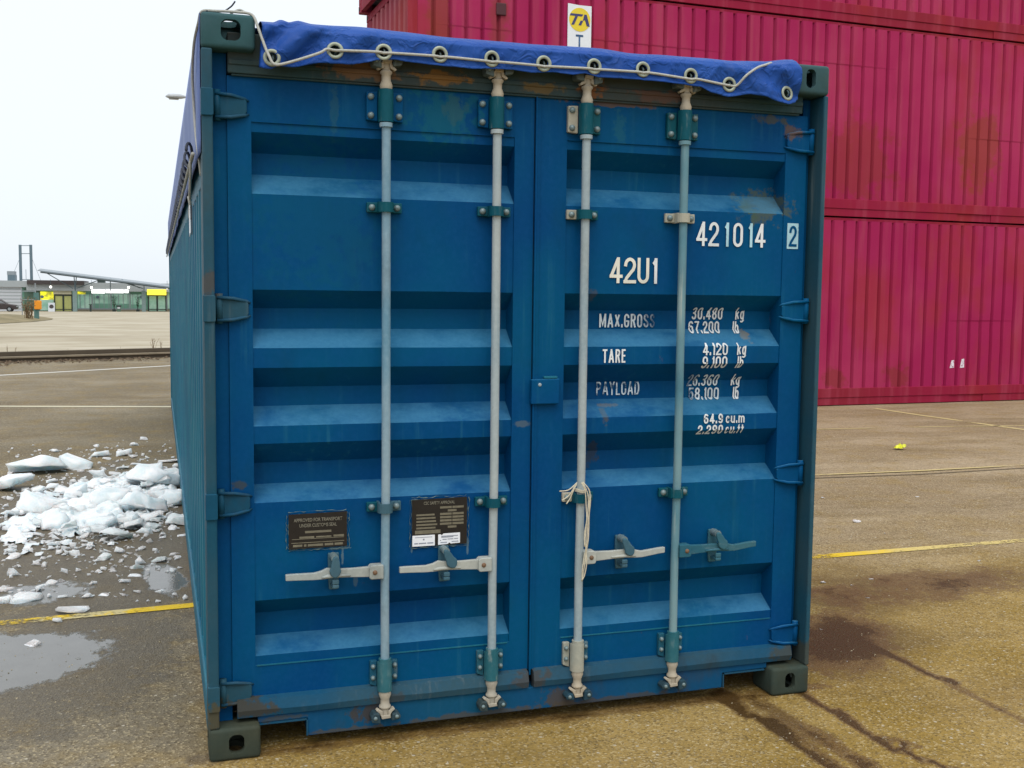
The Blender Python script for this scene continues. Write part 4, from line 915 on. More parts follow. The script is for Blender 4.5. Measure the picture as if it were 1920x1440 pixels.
# ================================================================== TARPAULIN, ROPES, TWINE
def interp(tab, x):
    if x <= tab[0][0]: return tab[0][1]
    for (a, fa), (b_, fb) in zip(tab, tab[1:]):
        if x <= b_:
            k = (x-a)/(b_-a); k = k*k*(3-2*k)*0.5+k*0.5; return fa+(fb-fa)*k
    return tab[-1][1]
def ftab(pts, Y=-0.02): return [((p := front_at(x, y, Y)).x, p.z) for x, y in pts]
TB = ftab([(493, 126), (500, 129), (512, 130), (525, 124), (550, 125), (600, 120), (650, 121), (687, 118), (708, 113), (740, 112), (760, 116), (835, 125), (885, 130), (922, 129), (960, 131), (997, 137), (1035, 136), (1072, 141), (1097, 138), (1122, 145), (1186, 149), (1273, 158), (1311, 163), (1335, 174), (1364, 182), (1405, 177), (1428, 181), (1454, 191), (1477, 196), (1492, 192), (1498, 186)])
TT = ftab([(493, 45), (517, 47), (530, 42), (545, 47), (562, 44), (587, 50), (675, 56), (755, 65), (860, 77), (985, 86), (1135, 97), (1186, 104), (1332, 114), (1390, 120), (1448, 121), (1497, 117)], -0.005)
TX0, TX1 = 0.200, 2.286
EYE_XZ = [(p_.x, p_.z) for p_ in (front_at(x, y, -0.028) for x, y in ((510, 108), (628, 95), (720, 97), (825, 102), (923, 110), (1020, 119), (1115, 124), (1206, 130), (1296, 142), (1369, 158), (1479, 174)))]
def tarp_y(x, z):
    k = (z-2.44)/0.13
    y = -0.024-0.004*mnoise.noise((x*3, z*6, 2))-0.003*mnoise.noise((x*11, z*9, 7))
    el = max(0, 1-(x-TX0)/0.55); er = max(0, 1-(TX1-x)/0.45)
    y -= 0.024*el*(math.sin(x*34-z*46)*0.6+mnoise.noise((x*16-z*13, 3, 0))*0.9)
    y -= 0.022*er*(math.sin(x*26+z*44+1.0)*0.6+mnoise.noise((x*14+z*15, 9, 0))*0.9)
    y -= 0.008*(1-k)*math.sin(x*15.5+0.8)*0.6
    for e in EYE_XZ:
        r2_ = ((x-e[0])**2+(z-e[1])**2)/0.045**2
        if r2_ < 6: y += 0.006*math.exp(-r2_)+0.0040*math.exp(-r2_*0.5)*min(1, r2_)*math.sin(5*math.atan2(z-e[1], x-e[0])+e[0]*9)
    for cx0, sl0, am in ((0.33, 1.1, 0.010), (0.52, -0.9, 0.008), (0.70, 0.8, 0.009), (0.93, -0.5, 0.005), (1.15, 0.5, 0.005), (1.50, -0.7, 0.006), (1.70, 0.6, 0.007), (1.88, 0.9, 0.010), (2.06, -1.0, 0.010), (2.17, 0.7, 0.009)):
        dd = abs(x-cx0-sl0*(z-2.5)+0.01*mnoise.noise((z*20, cx0, 0))); y -= am*max(0, 1-dd/0.030)**1.5*(0.4+0.6*abs(mnoise.noise((z*9, cx0, 4))))
    return y
EYE = [(510, 108), (628, 95), (720, 97), (825, 102), (923, 110), (1020, 119), (1115, 124), (1206, 130), (1296, 142), (1369, 158), (1479, 174)]
EYE = [front_at(x, y, -0.028) for x, y in EYE]
NX, NV = 380, 30
m = MB(); vs, fs = [], []
head = [(0.20, 0.035), (0.13, 0.034), (0.08, 0.030), (0.04, 0.021), (0.012, 0.008)]
for i in range(NX+1):
    x = TX0+(TX1-TX0)*i/NX; zt, zb = interp(TT, x), interp(TB, x)
    for y, dz in head: vs.append((x, y, zt+dz*0.9+0.004*mnoise.noise((x*6, y*12, 1))))
    for j in range(NV+1):
        k = j/NV; z = zt-0.006+(zb-zt+0.006)*k; y = tarp_y(x, z)
        y += 0.012*max(0, 1-k*7)
        if k > 0.93: y -= 0.003
        xx = x
        if i == 0: y += 0.015
        vs.append((xx-0.012*max(0, 1-(x-TX0)/0.1)*k, y, z))
RN = len(head)+NV+1
for i in range(NX):
    for j in range(RN-1):
        q = (i*RN+j, (i+1)*RN+j, (i+1)*RN+j+1, i*RN+j+1)
        c = Vector((0, 0, 0))
        for a in q: c += Vector(vs[a])
        c /= 4
        if any((c.x-e.x)**2+(c.z-e.z)**2 < 0.0182**2 for e in EYE) and c.y < 0.02: continue
        fs.append(q)
m.add(vs, fs)
tp = m.build('tarpaulin', M['tarp'], None, smooth=True); m = MB()
# roof sheet over the bows with side curtains
ny = 90; cs = []
for i in range(49):
    f = i/48
    if i <= 10: cs.append((-0.004, 2.13+0.46*i/10, 'l'))
    elif i >= 38: cs.append((W_+0.004, 2.13+0.46*(48-i)/10, 'r'))
    else:
        k = (i-10)/28; cs.append((-0.004+(W_+0.008)*k, 2.588+0.022*math.sin(math.pi*k), 't'))
vs, fs = [], []
for j in range(ny+1):
    y = 0.185+(L_-0.37)*j/ny; sag = -0.02*(1-abs(math.cos(math.pi*y/0.62)))
    for x, z, w_ in cs:
        if j == 0 and w_ != 't': y = 0.035
        elif j == 0: y = 0.185
        if w_ == 't': vs.append((x, y, z+sag*math.sin(math.pi*(x+0.016)/(W_+0.03))))
        else:
            s = -1 if w_ == 'l' else 1; k = (2.59-z)/0.46
            vs.append((x+s*(0.007*k*mnoise.noise((y*2.2, z*2, 4))+0.004*min(1, max(0, y-0.1)*3)), y, z+(0.012*mnoise.noise((y*3, 0, 2)) if k > 0.9 else 0)))
n = len(cs)
for j in range(ny):
    for i in range(n-1): fs.append((j*n+i, j*n+i+1, (j+1)*n+i+1, (j+1)*n+i))
m.add(vs, fs)
rs_ = m.build('roof_sheet', M['tarp_sheen'], tp, smooth=True); rs_['label'] = 'lavender blue roof sheet and side curtains with sky sheen in the colour'
rs_.modifiers.new('solid', 'SOLIDIFY').thickness = 0.002
so = tp.modifiers.new('solid', 'SOLIDIFY'); so.thickness = 0.0022; so.offset = 0
tag(tp, 'bright blue tarpaulin with a row of eyelets covering the container roof', 'tarpaulin')
for e in EYE:
    d = 0.025; xl, xr, zl_, zh = tarp_y(e.x-d, e.z), tarp_y(e.x+d, e.z), tarp_y(e.x, e.z-d), tarp_y(e.x, e.z+d)
    yy = (xl+xr+zl_+zh)/4-0.0035
    nrm = Vector((0.8*(xr-xl)/(2*d), -1, 0.8*(zh-zl_)/(2*d)))
    MB().torus((e.x, yy-0.002, e.z), 0.0235, 0.0062, nrm, 28, 8, 0.6).build('eyelet', M['eyelet'], tp, smooth=True)
    # lashing staple on the header seen through the eyelet
    MB().tube([(e.x+0.004, 0.040, e.z+0.012), (e.x+0.004, -0.012, e.z+0.011), (e.x+0.004, -0.022, e.z), (e.x+0.004, -0.012, e.z-0.011), (e.x+0.004, 0.040, e.z-0.012)], 0.0035, 8).build('lashing_staple', M['steel'], bc, smooth=True)
MB().tube([(-0.028, y, 2.128+0.006*mnoise.noise((y*2, 0, 1))) for y in axis([(0.08, L_-0.19, 0.2)])], 0.007, 8).build('hem_rope', M['rope'], tp, smooth=True)

def smoothpath(pts, n=6):
    P = [Vector(p) for p in pts]; out = []
    for i in range(len(P)-1):
        a, b_, c, d = P[max(i-1, 0)], P[i], P[i+1], P[min(i+2, len(P)-1)]
        for k in range(n):
            t_ = k/n; out.append(0.5*((2*b_)+(c-a)*t_+(2*a-5*b_+4*c-d)*t_*t_+(3*b_-a-3*c+d)*t_**3))
    return out+[P[-1]]
def fp(x, y, Y): return tuple(front_at(x, y, Y))
pts = [fp(377, 330, 0.25), fp(372, 290, 0.25), fp(367, 250, 0.33), fp(363, 190, 0.36), fp(361, 130, 0.30), fp(364, 80, 0.16), fp(372, 42, 0.07), (0.006, 0.04, 2.597), (0.05, 0.03, 2.600), (0.12, 0.02, 2.600), (0.168, 0.008, 2.592)]
pts += [fp(484, 52, -0.012), fp(497, 88, -0.03), fp(505, 106, -0.042), fp(512, 119, -0.050), fp(525, 121, -0.050), fp(560, 112, -0.050), fp(600, 99, -0.048)]
for e, dz in zip(EYE[1:10], (0.000, -0.003, -0.008, -0.010, -0.010, -0.011, -0.012, -0.012, -0.002)):
    yv = tarp_y(e.x, e.z)
    pts += [(e.x-0.03, yv-0.013, e.z+dz), (e.x, yv-0.009, e.z+dz-0.001), (e.x+0.03, yv-0.013, e.z+dz)]
pts += [fp(1400, 141, -0.046), fp(1420, 127, -0.040), fp(1434, 122, -0.022), fp(1446, 118, 0.02)]
rp = MB().tube(smoothpath(pts, 5), 0.0048, 8).build('rope', M['rope'], None, smooth=True)
tag(rp, 'thin grey rope threaded along the tarpaulin eyelets and over the top corner', 'rope')
MB().tube(smoothpath([(0.02, 0.03, 2.598), (0.07, 0.06, 2.606), (0.10, 0.05, 2.622), (0.115, 0.04, 2.640)], 5), 0.003, 6).build('frayed_end', M['rope_dark'], rp, smooth=True)
MB().tube(smoothpath([(0.10, 0.05, 2.60), (0.13, 0.06, 2.618), (0.155, 0.04, 2.603)], 5), 0.004, 6).build('knot_loop', M['rope'], rp, smooth=True)
# dark cord lacing the side curtain
P = []
for k in range(0, 40*14):
    a = 2*math.pi*k/14; P.append((-0.032-0.012*math.cos(a), 0.30+0.27*k/14, 2.165+0.034*math.sin(a)))
o = MB().tube(P, 0.0055, 6).build('lacing_cord', M['rope_dark'], None, smooth=True); tag(o, 'dark cord lacing the lower edge of the tarpaulin along the container side', 'cord')
# slack end with a white label tied on
tg = empty('rope_tag', (-0.02, 0.46, 1.95)); tag(tg, 'white paper tag hanging from a slack rope end on the container side', 'tag')
MB().tube(smoothpath([(-0.010, -0.20, 0.18), (-0.012, -0.10, 0.06), (-0.008, 0.0, 0.055), (-0.010, 0.02, 0.0), (-0.008, 0.03, -0.02)], 6), 0.005, 6).build('rope_end', M['rope'], tg, smooth=True)
MB().torus((-0.01, 0.0, 0.045), 0.016, 0.006, (1, 0, 0.2), 14, 6).build('knot', M['rope'], tg, smooth=True)
MB().prism_x([(-0.045, -0.075), (0.035, -0.085), (0.05, 0.02), (-0.02, 0.03)], -0.012, -0.009).build('paper', M['sticker'], tg)
MB().prism_x([(-0.075, -0.075), (-0.03, -0.082), (-0.03, 0.025), (-0.06, 0.02)], -0.006, -0.003).build('dark_strap', M['rope_dark'], tg)

# cream twine knotted round the third bar
tw = empty('twine', (1.399, 0.03, 0.905)); tag(tw, 'frayed cream twine tied round the locking bar right of the door gap', 'twine')
xb = 0.0; m = MB()
for q in range(3):
    m.tube([(0.0205*math.cos(a/14*2*math.pi), 0.0205*math.sin(a/14*2*math.pi), 0.004*q-0.003+0.003*math.sin(a)) for a in range(15)], 0.0026, 6)
m.build('wrapped_turns', M['twine'], tw, smooth=True)
def tb(px_, py_, Y=-0.012): p = front_at(px_, py_, Y); return (p.x-1.399, p.y-0.03, p.z-0.905)
for pl in ([(1082, 905), (1070, 916), (1062, 920), (1049, 921)], [(1080, 907), (1073, 920), (1066, 930), (1054, 938)], [(1081, 908), (1074, 922), (1069, 934), (1062, 945)],
           [(1092, 904), (1102, 914), (1106, 925), (1105, 950), (1104, 985), (1103, 1010), (1100, 1030), (1097, 1052), (1094, 1072), (1091, 1088)],
           [(1091, 905), (1099, 917), (1103, 935), (1102, 960), (1099, 990), (1097, 1015), (1099, 1035), (1100, 1055), (1096, 1078), (1091, 1088)],
           [(1093, 904), (1104, 918), (1107, 940), (1103, 975), (1101, 1000), (1099, 1028), (1095, 1045), (1092, 1068), (1091, 1090)],
           [(1090, 905), (1097, 920), (1099, 950), (1100, 975), (1096, 1000), (1096, 1025)]):
    MB().tube(smoothpath([tb(x, y, -0.016-0.004*(k % 2)) for k, (x, y) in enumerate(pl)], 4), 0.0024, 6).build('strand', M['twine'], tw, smooth=True)

# ================================================================== RED CONTAINER STACK
AN = 0.0357; A0 = Vector((9.9, 10.4481, 0)); D_ = Vector((math.cos(AN), math.sin(AN), 0))
HC = 2.896
DENTS = {HC: ((6.75, 2.27, 0.9), (9.9, 1.32, 0.8), (3.4, 2.27, 1.3), (1.0, 2.27, 0.5)), 0.0: ((9.6, 1.32, 0.7),)}
def red_container(s0, z0, label):
    c = empty('red_container', A0+D_*s0+Vector((0, 0, z0)), AN); tag(c, label, 'container', 'red containers in the stack')
    Lc, Wc = 12.192, 2.438
    for x0, sg in ((0.0, 1), (Lc, -1)):
        for y0 in (0.0, Wc-0.14):
            a, b_ = sorted((x0, x0+sg*0.13)); MB().box(a, b_, y0, y0+0.14, 0.119, HC-0.119).build('corner_post', M['red_rail'], c, 0.01)
        for y0, sy in ((0.0, 1), (Wc, -1)):
            for zz in (0.0, HC-0.118):
                a, b_ = sorted((x0-sg*0.004, x0+sg*0.178)); e, f = sorted((y0-sy*0.004, y0+sy*0.162))
                m = MB().box(a, b_, e, f, zz, zz+0.118)
                o = m.build('corner_casting', M['red_rail'], c, 0.012)
                MB().prism_y(oval((a+b_)/2, zz+0.059, 0.08, 0.05), (e-0.002 if sy > 0 else f-0.002), (e+0.002 if sy > 0 else f+0.002)).build('casting_hole', M['dark'], o)
                xx = a if sg > 0 else b_
                MB().prism_x([(e+f)/2+(py_-0.0) and ((e+f)/2+py_, pz) for py_, pz in oval(0, zz+0.059, 0.08, 0.05)], xx-0.002, xx+0.002).build('casting_hole', M['dark'], o)
    # corrugated sides
    for y0, sg in ((0.012, 1), (Wc-0.012, -1)):
        prof = [(0.13, 0.0)]; x = 0.152; r3 = random.Random(int(z0*10)+7)
        while x < Lc-0.36:
            j = r3.uniform(-.004, .004)
            prof += [(x+0.1590, 0.0), (x+0.1720+j*0.2, 0.050+j), (x+0.1950+j*0.3, 0.050+j), (x+0.2255, 0.0)]; x += 0.2255
        prof.append((Lc-0.13, 0.0)); vs, fs = [], []; zl = [0.268, 0.7, 1.02, 1.20, 1.31, 1.33, 1.6, 1.95, 2.10, 2.26, 2.28, 2.5, 2.846]; nz_ = len(zl)
        for k, (xx, dy) in enumerate(prof):
            for q, zz in enumerate(zl):
                dn = 0.0
                for xc, zc, hw in DENTS.get(z0, ()):
                    if abs(xx-xc) < hw and zc-0.32 < zz < zc: dn += 0.009*(1-abs(xx-xc)/hw)**0.5*(1-(zc-zz)/0.32)
                vs.append((xx, y0+sg*(dy+dn+(0.006*mnoise.noise((xx*0.9, zz*1.3, z0)) if 0 < q < nz_-1 else 0)), zz))
            if k:
                for q in range(nz_-1): fs.append((nz_*(k-1)+q, nz_*k+q, nz_*k+q+1, nz_*(k-1)+q+1))
        MB().add(vs, fs).build('side_wall', M['red'], c)
    for y0, y1 in ((0.0, 0.07), (Wc-0.07, Wc)):
        fr = y0 == 0.0
        MB().box(0.13, Lc-0.13, y0, y1, 0.128, 0.272).build('bottom_rail', M['red_rail'], c, 0.006)
        # lower web with the two fork pockets left open
        xs_ = [(0.176, 2.93), (3.31, 3.56)] 
        pk = [(2.40, 3.08), (9.02, 9.70)]
        m = MB(); st = 0.18
        for a, b_ in pk: m.box(st, a, y0+0.012, y1-0.012, 0.012, 0.127); st = b_
        m.box(st, Lc-0.18, y0+0.012, y1-0.012, 0.012, 0.127); m.build('bottom_web', M['red_rail'], c, 0.004)
        for a, b_ in pk: MB().box(a, b_, y0+0.026, y1-0.02, 0.014, 0.126).build('fork_pocket', M['red_rail'], c)
        MB().box(0.13, Lc-0.13, y0+0.030, y1+(0.0 if fr else -0.03), 2.840, 2.884).build('top_rail', M['red_rail'], c)
    # ends
    for x0, sg in ((0.004, 1), (Lc-0.004, -1)):
        prof = [(0.14, 0.0)]; y = 0.16
        while y < Wc-0.36: prof += [(y+0.11, 0.0), (y+0.150, 0.045), (y+0.22, 0.045), (y+0.262, 0.0)]; y += 0.262
        prof.append((Wc-0.14, 0)); vs, fs = [], []
        for k, (yy, dx) in enumerate(prof):
            vs += [(x0+sg*(dx+0.004), yy, 0.20), (x0+sg*(dx+0.004), yy, 2.80)]
            if k: fs.append((2*k-2, 2*k, 2*k+1, 2*k-1))
        MB().add(vs, fs).build('end_wall', M['red_end'], c)
        a, b_ = sorted((x0, x0+sg*0.07)); MB().box(a, b_, 0.163, Wc-0.163, 2.785, 2.885).build('end_rail', M['red_rail'], c); MB().box(a, b_, 0.163, Wc-0.163, 0.02, 0.20).build('end_rail', M['red_rail'], c)
    MB().box(0.05, Lc-0.05, 0.10, Wc-0.10, 2.855, 2.880).build('roof', M['red_rail'], c)
    MB().box(0.05, Lc-0.05, 0.10, Wc-0.10, 0.13, 0.17).build('floor', M['grey_old'], c)
    return c
r1_ = red_container(-6.94, 0.0, 'red container standing on the ground at the base of the stack')
r2_ = red_container(-6.94, HC, 'middle red container of the stack, bearing a tall white sign')
r3_ = red_container(-7.06, 2*HC, 'topmost red container of the stack, jutting slightly past the one below')
# faded white marks low on the bottom container
m = MB()
for a, h in ((9.00, 0.13), (9.205, 0.15)): m.prism_y([(a, 0.56), (a+0.085, 0.565), (a+0.08, 0.56+h), (a+0.03, 0.55+h)], 0.0085, 0.0115)
m.build('paint_mark', worn_letters('mark_white', (0.75, 0.70, 0.76), 0.56, None, (0.25, 0.014, 0.062)), r1_)
# ventilator on the middle container
MB().box(1.205, 1.345, -0.012, 0.011, 2.46, 2.62).build('ventilator', simple('vent_dark_red', (0.06, 0.01, 0.015), 0.7), r2_, 0.012)
# white sign with an emblem on the middle container
sx0, sz1 = 2.235, 2.715
sg = MB().prism_y([(sx0, sz1-1.9), (sx0+0.352, sz1-1.9), (sx0+0.350, sz1-0.01), (sx0+0.175, sz1-0.012), (sx0, sz1)], -0.004, 0.004).build('sign_panel', M['sign_white'], r2_)
m = MB(); cx_, cz_, rr_ = sx0+0.176, sz1-0.205, 0.158
m.prism_y([(cx_+rr_*math.cos(a*math.pi/20), cz_+rr_*math.sin(a*math.pi/20)) for a in range(40)], -0.007, -0.0045).build('emblem_disc', M['sign_yellow'], sg)
m = MB()
def bar(pts): m.prism_y([(cx_+x, cz_+z) for x, z in pts], -0.0095, -0.0075)
bar([(-0.150, 0.045), (0.030, 0.045), (0.050, 0.075), (-0.135, 0.075)])
bar([(-0.125, -0.075), (-0.085, -0.075), (-0.030, 0.042), (-0.070, 0.042)])
bar([(-0.020, -0.075), (0.022, -0.075), (0.030, -0.052), (0.050, -0.010), (0.012, -0.010)])
bar([(0.045, -0.012), (0.065, 0.075), (0.100, 0.075), (0.150, -0.080), (0.105, -0.080), (0.075, 0.000)])
m.build('emblem_letters', M['sign_navy'], sg)
lettering('T', cx_-0.055, cx_+0.055, sz1-0.565, sz1-0.405, lambda z: -0.004, M['sign_text'], sg, offset=0.02, lift=0.002)
lettering('R', cx_-0.055, cx_+0.055, sz1-0.775, sz1-0.615, lambda z: -0.004, M['sign_text'], sg, offset=0.02, lift=0.002)

# ================================================================== ICE
ri = random.Random(21)
def ice_mesh(m, c, w, dp, h, seed, n=16, flat=0.6):
    """one angular lump: hull of points in a skewed slab"""
    r = random.Random(seed); bm = bmesh.new(); ang = r.uniform(-0.35, 0.35); tilt = r.uniform(-0.25, 0.25)
    for _ in range(n):
        a = r.uniform(0, 2*math.pi); q = r.uniform(0.75, 1.0); z = r.choice((0, 0, 1, 1, r.random()))
        x = math.cos(a)*q*w/2*(1-0.28*z*r.random()); y = math.sin(a)*q*dp/2*(1-0.28*z*r.random()); zz = z*h*(0.55+0.45*r.random())*(1+tilt*x/(w/2))
        bm.verts.new((x*math.cos(ang)-y*math.sin(ang), x*math.sin(ang)+y*math.cos(ang), zz))
    bmesh.ops.convex_hull(bm, input=bm.verts)
    loose = [v for v in bm.verts if not v.link_faces]; bmesh.ops.delete(bm, geom=loose, context='VERTS')
    if w > 0.09:
        bmesh.ops.triangulate(bm, faces=bm.faces); bmesh.ops.subdivide_edges(bm, edges=bm.edges, cuts=3, use_grid_fill=True)
        for v in bm.verts:
            k = 0.13*min(w, h*2); p = v.co*(2.6/w); v.co += Vector((mnoise.noise(p*3), mnoise.noise(p*3+Vector((9, 0, 0))), mnoise.noise(p*3+Vector((0, 9, 0)))))*k*0.35
            v.co += Vector((mnoise.noise(p+Vector((seed, 0, 0))), mnoise.noise(p+Vector((0, seed, 3))), 0.7*mnoise.noise(p+Vector((5, 0, seed)))))*k
            if v.co.z < 0: v.co.z = 0
    if w > 0.05:
        rx, ry = r.uniform(-0.28, 0.28), r.uniform(-0.28, 0.28)
        mt_ = Matrix.Rotation(rx, 3, 'X') @ Matrix.Rotation(ry, 3, 'Y')
        for v in bm.verts: v.co = mt_ @ v.co
        zm = min(v.co.z for v in bm.verts)
        for v in bm.verts: v.co.z = max(0.0, v.co.z-zm-0.35*abs(zm))
    bm.verts.index_update(); m.add([(v.co.x+c[0], v.co.y+c[1], v.co.z+c[2]) for v in bm.verts], [[v.index for v in f.verts] for f in bm.faces]); bm.free()
def ice_at(px_, base, wpx, hpx, label, grp, seed, clear=False, z=0.0, dfac=0.62):
    p = ground_at(px_, base, z); dist = (p-CAM).dot(FW); k = dist/FPX; w = wpx*k; el = math.asin((CAM.z-z)/(p-CAM).length)
    dp = w*dfac; h = max(0.016, (hpx*k-dp*math.sin(el)*0.8)/math.cos(el)); h = min(h, 0.22)
    h = max(h, 0.10*w)
    dr = Vector((p.x-CAM.x, p.y-CAM.y)).normalized(); q = Vector((p.x, p.y))+dr*dp*0.5
    m = MB(); ice_mesh(m, (0, 0, 0), w*1.25, dp*1.6, h*0.66, seed, 18)
    o = m.build('ice_slab' if wpx > 26 else 'ice_shard', M['ice_clear'] if clear else M['ice'], None); o.location = (q.x, q.y, z-0.002); o.rotation_euler = (0, 0, math.atan2(-dr.x, dr.y))
    auto(o, 48); tag(o, label, 'ice', grp); return o
BIGICE = [
    (30, 922, 78, 38, 'long flat ice slab cut by the left edge of the photo, at the back of the heap', 0, 0),
    (68, 890, 94, 42, 'wedge shaped ice slab rising to a peak, behind the long flat slab', 0, 0),
    (143, 880, 64, 29, 'smooth oval ice slab lying alone behind the main heap', 0, 0),
    (188, 857, 32, 17, 'square ice piece farther back, left of its similar neighbour', 0, 0),
    (233, 855, 30, 17, 'square ice piece farther back, nearer the container than its similar neighbour', 0, 0),
    (280, 895, 58, 28, 'pointed ice slab at the top of the heap beside the container', 0.03, 0),
    (306, 908, 58, 26, 'tilted pale slab leaning on the container end of the heap', 0.05, 0),
    (282, 920, 108, 50, 'largest ice slab, lying across the heap next to the container', 0, 0),
    (143, 940, 54, 40, 'tall rounded ice lump in the left middle of the heap top', 0, 0),
    (75, 972, 80, 62, 'big domed ice lump at the left end of the heap', 0, 0),
    (101, 992, 62, 43, 'blunt white ice block at the front left of the heap', 0, 0),
    (202, 955, 84, 52, 'broad white ice block in the centre of the heap', 0.0, 0),
    (270, 965, 80, 54, 'broad ice block between the heap centre and the container', 0, 0),
    (325, 950, 48, 50, 'upright ice block touching the container side', 0, 0),
    (190, 997, 54, 45, 'steep ice block at the front middle of the heap', 0, 0),
    (220, 1015, 60, 32, 'glassy grey ice block nearest the camera at the foot of the heap', 0, 1),
    (137, 974, 58, 38, 'low ice block filling the gap behind the blunt front left block', 0, 0),
    (240, 992, 54, 32, 'low ice block at the front right of the heap centre', 0, 0),
    (288, 978, 48, 24, 'small flat slab at the front of the heap near the container', 0, 0),
    (331, 986, 40, 32, 'glassy ice piece wedged against the container side low down', 0, 1),
    (45, 936, 34, 17, 'greenish glassy ice piece under the long flat slab', 0, 1),
    (46, 1130, 62, 24, 'flat leaf shaped ice plate lying well in front of the heap', 0, 0),
    (8, 1132, 28, 22, 'ice plate cut by the photo edge beside the leaf shaped plate', 0, 0),
    (135, 1151, 64, 18, 'thin curved ice plate lying just behind the yellow line', 0, 0),
    (258, 1066, 24, 22, 'clear upright ice piece standing in the wet by the container', 0, 1),
    (302, 1055, 30, 17, 'clear flat ice piece in the wet close to the container', 0, 1),
    (197, 1050, 24, 17, 'clear ice piece in front of the heap centre', 0, 1),
    (25, 1048, 28, 12, 'small white ice piece at the left, in front of the big domed lump', 0, 0),
    (107, 1168, 17, 13, 'small ice piece lying on the yellow line', 0, 0),
    (60, 1212, 30, 13, 'bright ice piece lying in the puddle before the yellow line', 0, 0),
]
for k, (a, b_, c, d, lb, z, cl) in enumerate(BIGICE): ice_at(a, b_, c, d, lb, 'broken ice slabs', 100+k*7, bool(cl), z)
SM = [(252, 836, 15, 11), (270, 825, 14, 9), (103, 848, 13, 9), (180, 838, 11, 7), (75, 1043, 18, 10), (224, 1038, 18, 15), (97, 1097, 23, 12), (118, 1122, 18, 9), (252, 1082, 23, 9),
      (295, 998, 12, 9), (140, 1042, 20, 14), (343, 1006, 20, 8), (195, 1118, 20, 6), (18, 938, 14, 9), (55, 902, 10, 8), (200, 862, 14, 6), (38, 990, 28, 10), (25, 1010, 24, 8), (70, 1006, 20, 9), (110, 1005, 24, 8),
      (160, 1008, 20, 9), (320, 868, 40, 12), (335, 880, 22, 14), (255, 872, 20, 6), (230, 880, 24, 8), (215, 890, 22, 8), (300, 972, 24, 10), (318, 940, 26, 14), (160, 905, 18, 9), (185, 900, 26, 9), (210, 898, 22, 10),
      (96, 905, 20, 9), (115, 920, 22, 12), (60, 1020, 16, 6), (12, 1024, 14, 6), (305, 1010, 12, 7), (332, 1046, 14, 7), (345, 970, 14, 12), (92, 1018, 14, 6), (170, 1020, 12, 5), (180, 985, 30, 20), (255, 945, 40, 30), (120, 958, 30, 22), (230, 940, 36, 24), (165, 935, 36, 24), (300, 935, 40, 24)]
for k, (a, b_, c, d) in enumerate(SM): ice_at(a, b_, c, d, 'small shard of broken white ice scattered around the heap', 'small ice shards', 900+k*5, k % 5 == 4)
rs = random.Random(77)
for k in range(64):
    u = rs.uniform(45, 342); top = 905-0.10*(u-190); v_ = rs.uniform(top, 1006-0.04*(u-190)*(1 if u > 190 else -1))
    wd = rs.uniform(14, 40); ice_at(u, v_, wd, wd*rs.uniform(0.4, 0.75), 'jagged chip of ice lodged among the big slabs of the heap', 'ice chips in the heap', 2000+k*3, k % 6 == 0, rs.choice((0, 0, 0.02, 0.05)))
# slush packed between the slabs
m = MB(); gx = {}; vs, fs = [], []
def slush_h(x, y):
    c = ground_at(190, 955); q = ell(x, y, -0.62, 5.05, 0.68, 1.75, -0.24)
    return (1.12-q)*0.10+0.05*mnoise.noise((x*5, y*3, 2))+0.035*mnoise.noise((x*14, y*9, 5))+0.02*mnoise.noise((x*33, y*25, 8))-0.035
st = 0.022
for i in range(78):
    for j in range(190):
        x, y = -1.72+i*st, 3.0+j*st
        if x > -0.012: continue
        hh = slush_h(x, y)
        if hh > -0.004: gx[i, j] = len(vs); vs.append((x+0.006*mnoise.noise((x*70, y*70, 1)), y, max(0.002, min(0.075, hh))+0.012*abs(mnoise.noise((x*60, y*45, 3)))))
for (i, j) in list(gx):
    q = [(i, j), (i+1, j), (i+1, j+1), (i, j+1)]
    if all(k in gx for k in q): fs.append(tuple(gx[k] for k in q))
o = m.add(vs, fs).build('slush', M['ice'], None); tag(o, 'crushed white slush packed between the ice slabs beside the container', 'slush', kind='stuff')
# crushed ice between the slabs
m = MB()
for k in range(1700):
    u = ri.gauss(0, 1); v = ri.gauss(0, 1)
    px_ = 185+105*u; py_ = 955+48*v - 0.10*(px_-185)
    if ri.random() < 0.22: px_, py_ = ri.uniform(0, 350), ri.uniform(835, 1130)
    if px_ > 356 or py_ < 820: continue
    p = ground_at(px_, py_)
    if p.x > -0.03: continue
    s = abs(ri.gauss(0, 0.014))+0.004
    if ri.random() < 0.08: s *= 2.2
    ice_mesh(m, (p.x, p.y, 0.0), s*2, s*1.5, s*ri.uniform(0.4, 1.2), 5000+k, 8)
for px_, py_, s in ((1541, 1093, 0.03), (1600, 1098, 0.022), (1632, 1086, 0.02), (1627, 1121, 0.018), (1606, 979, 0.05), (1541, 934, 0.03), (1720, 932, 0.03), (1660, 1000, 0.015), (1836, 1052, 0.02), (1588, 1240, 0.01), (1700, 1105, 0.012), (1540, 1180, 0.010)):
    p = ground_at(px_, py_); ice_mesh(m, (p.x, p.y, 0.0), s*2, s, s*0.3, int(px_), 9)
o = m.build('ice_crumbs', M['ice'], None); tag(o, 'crushed white ice crumbs strewn between and around the slabs', 'ice', kind='stuff')
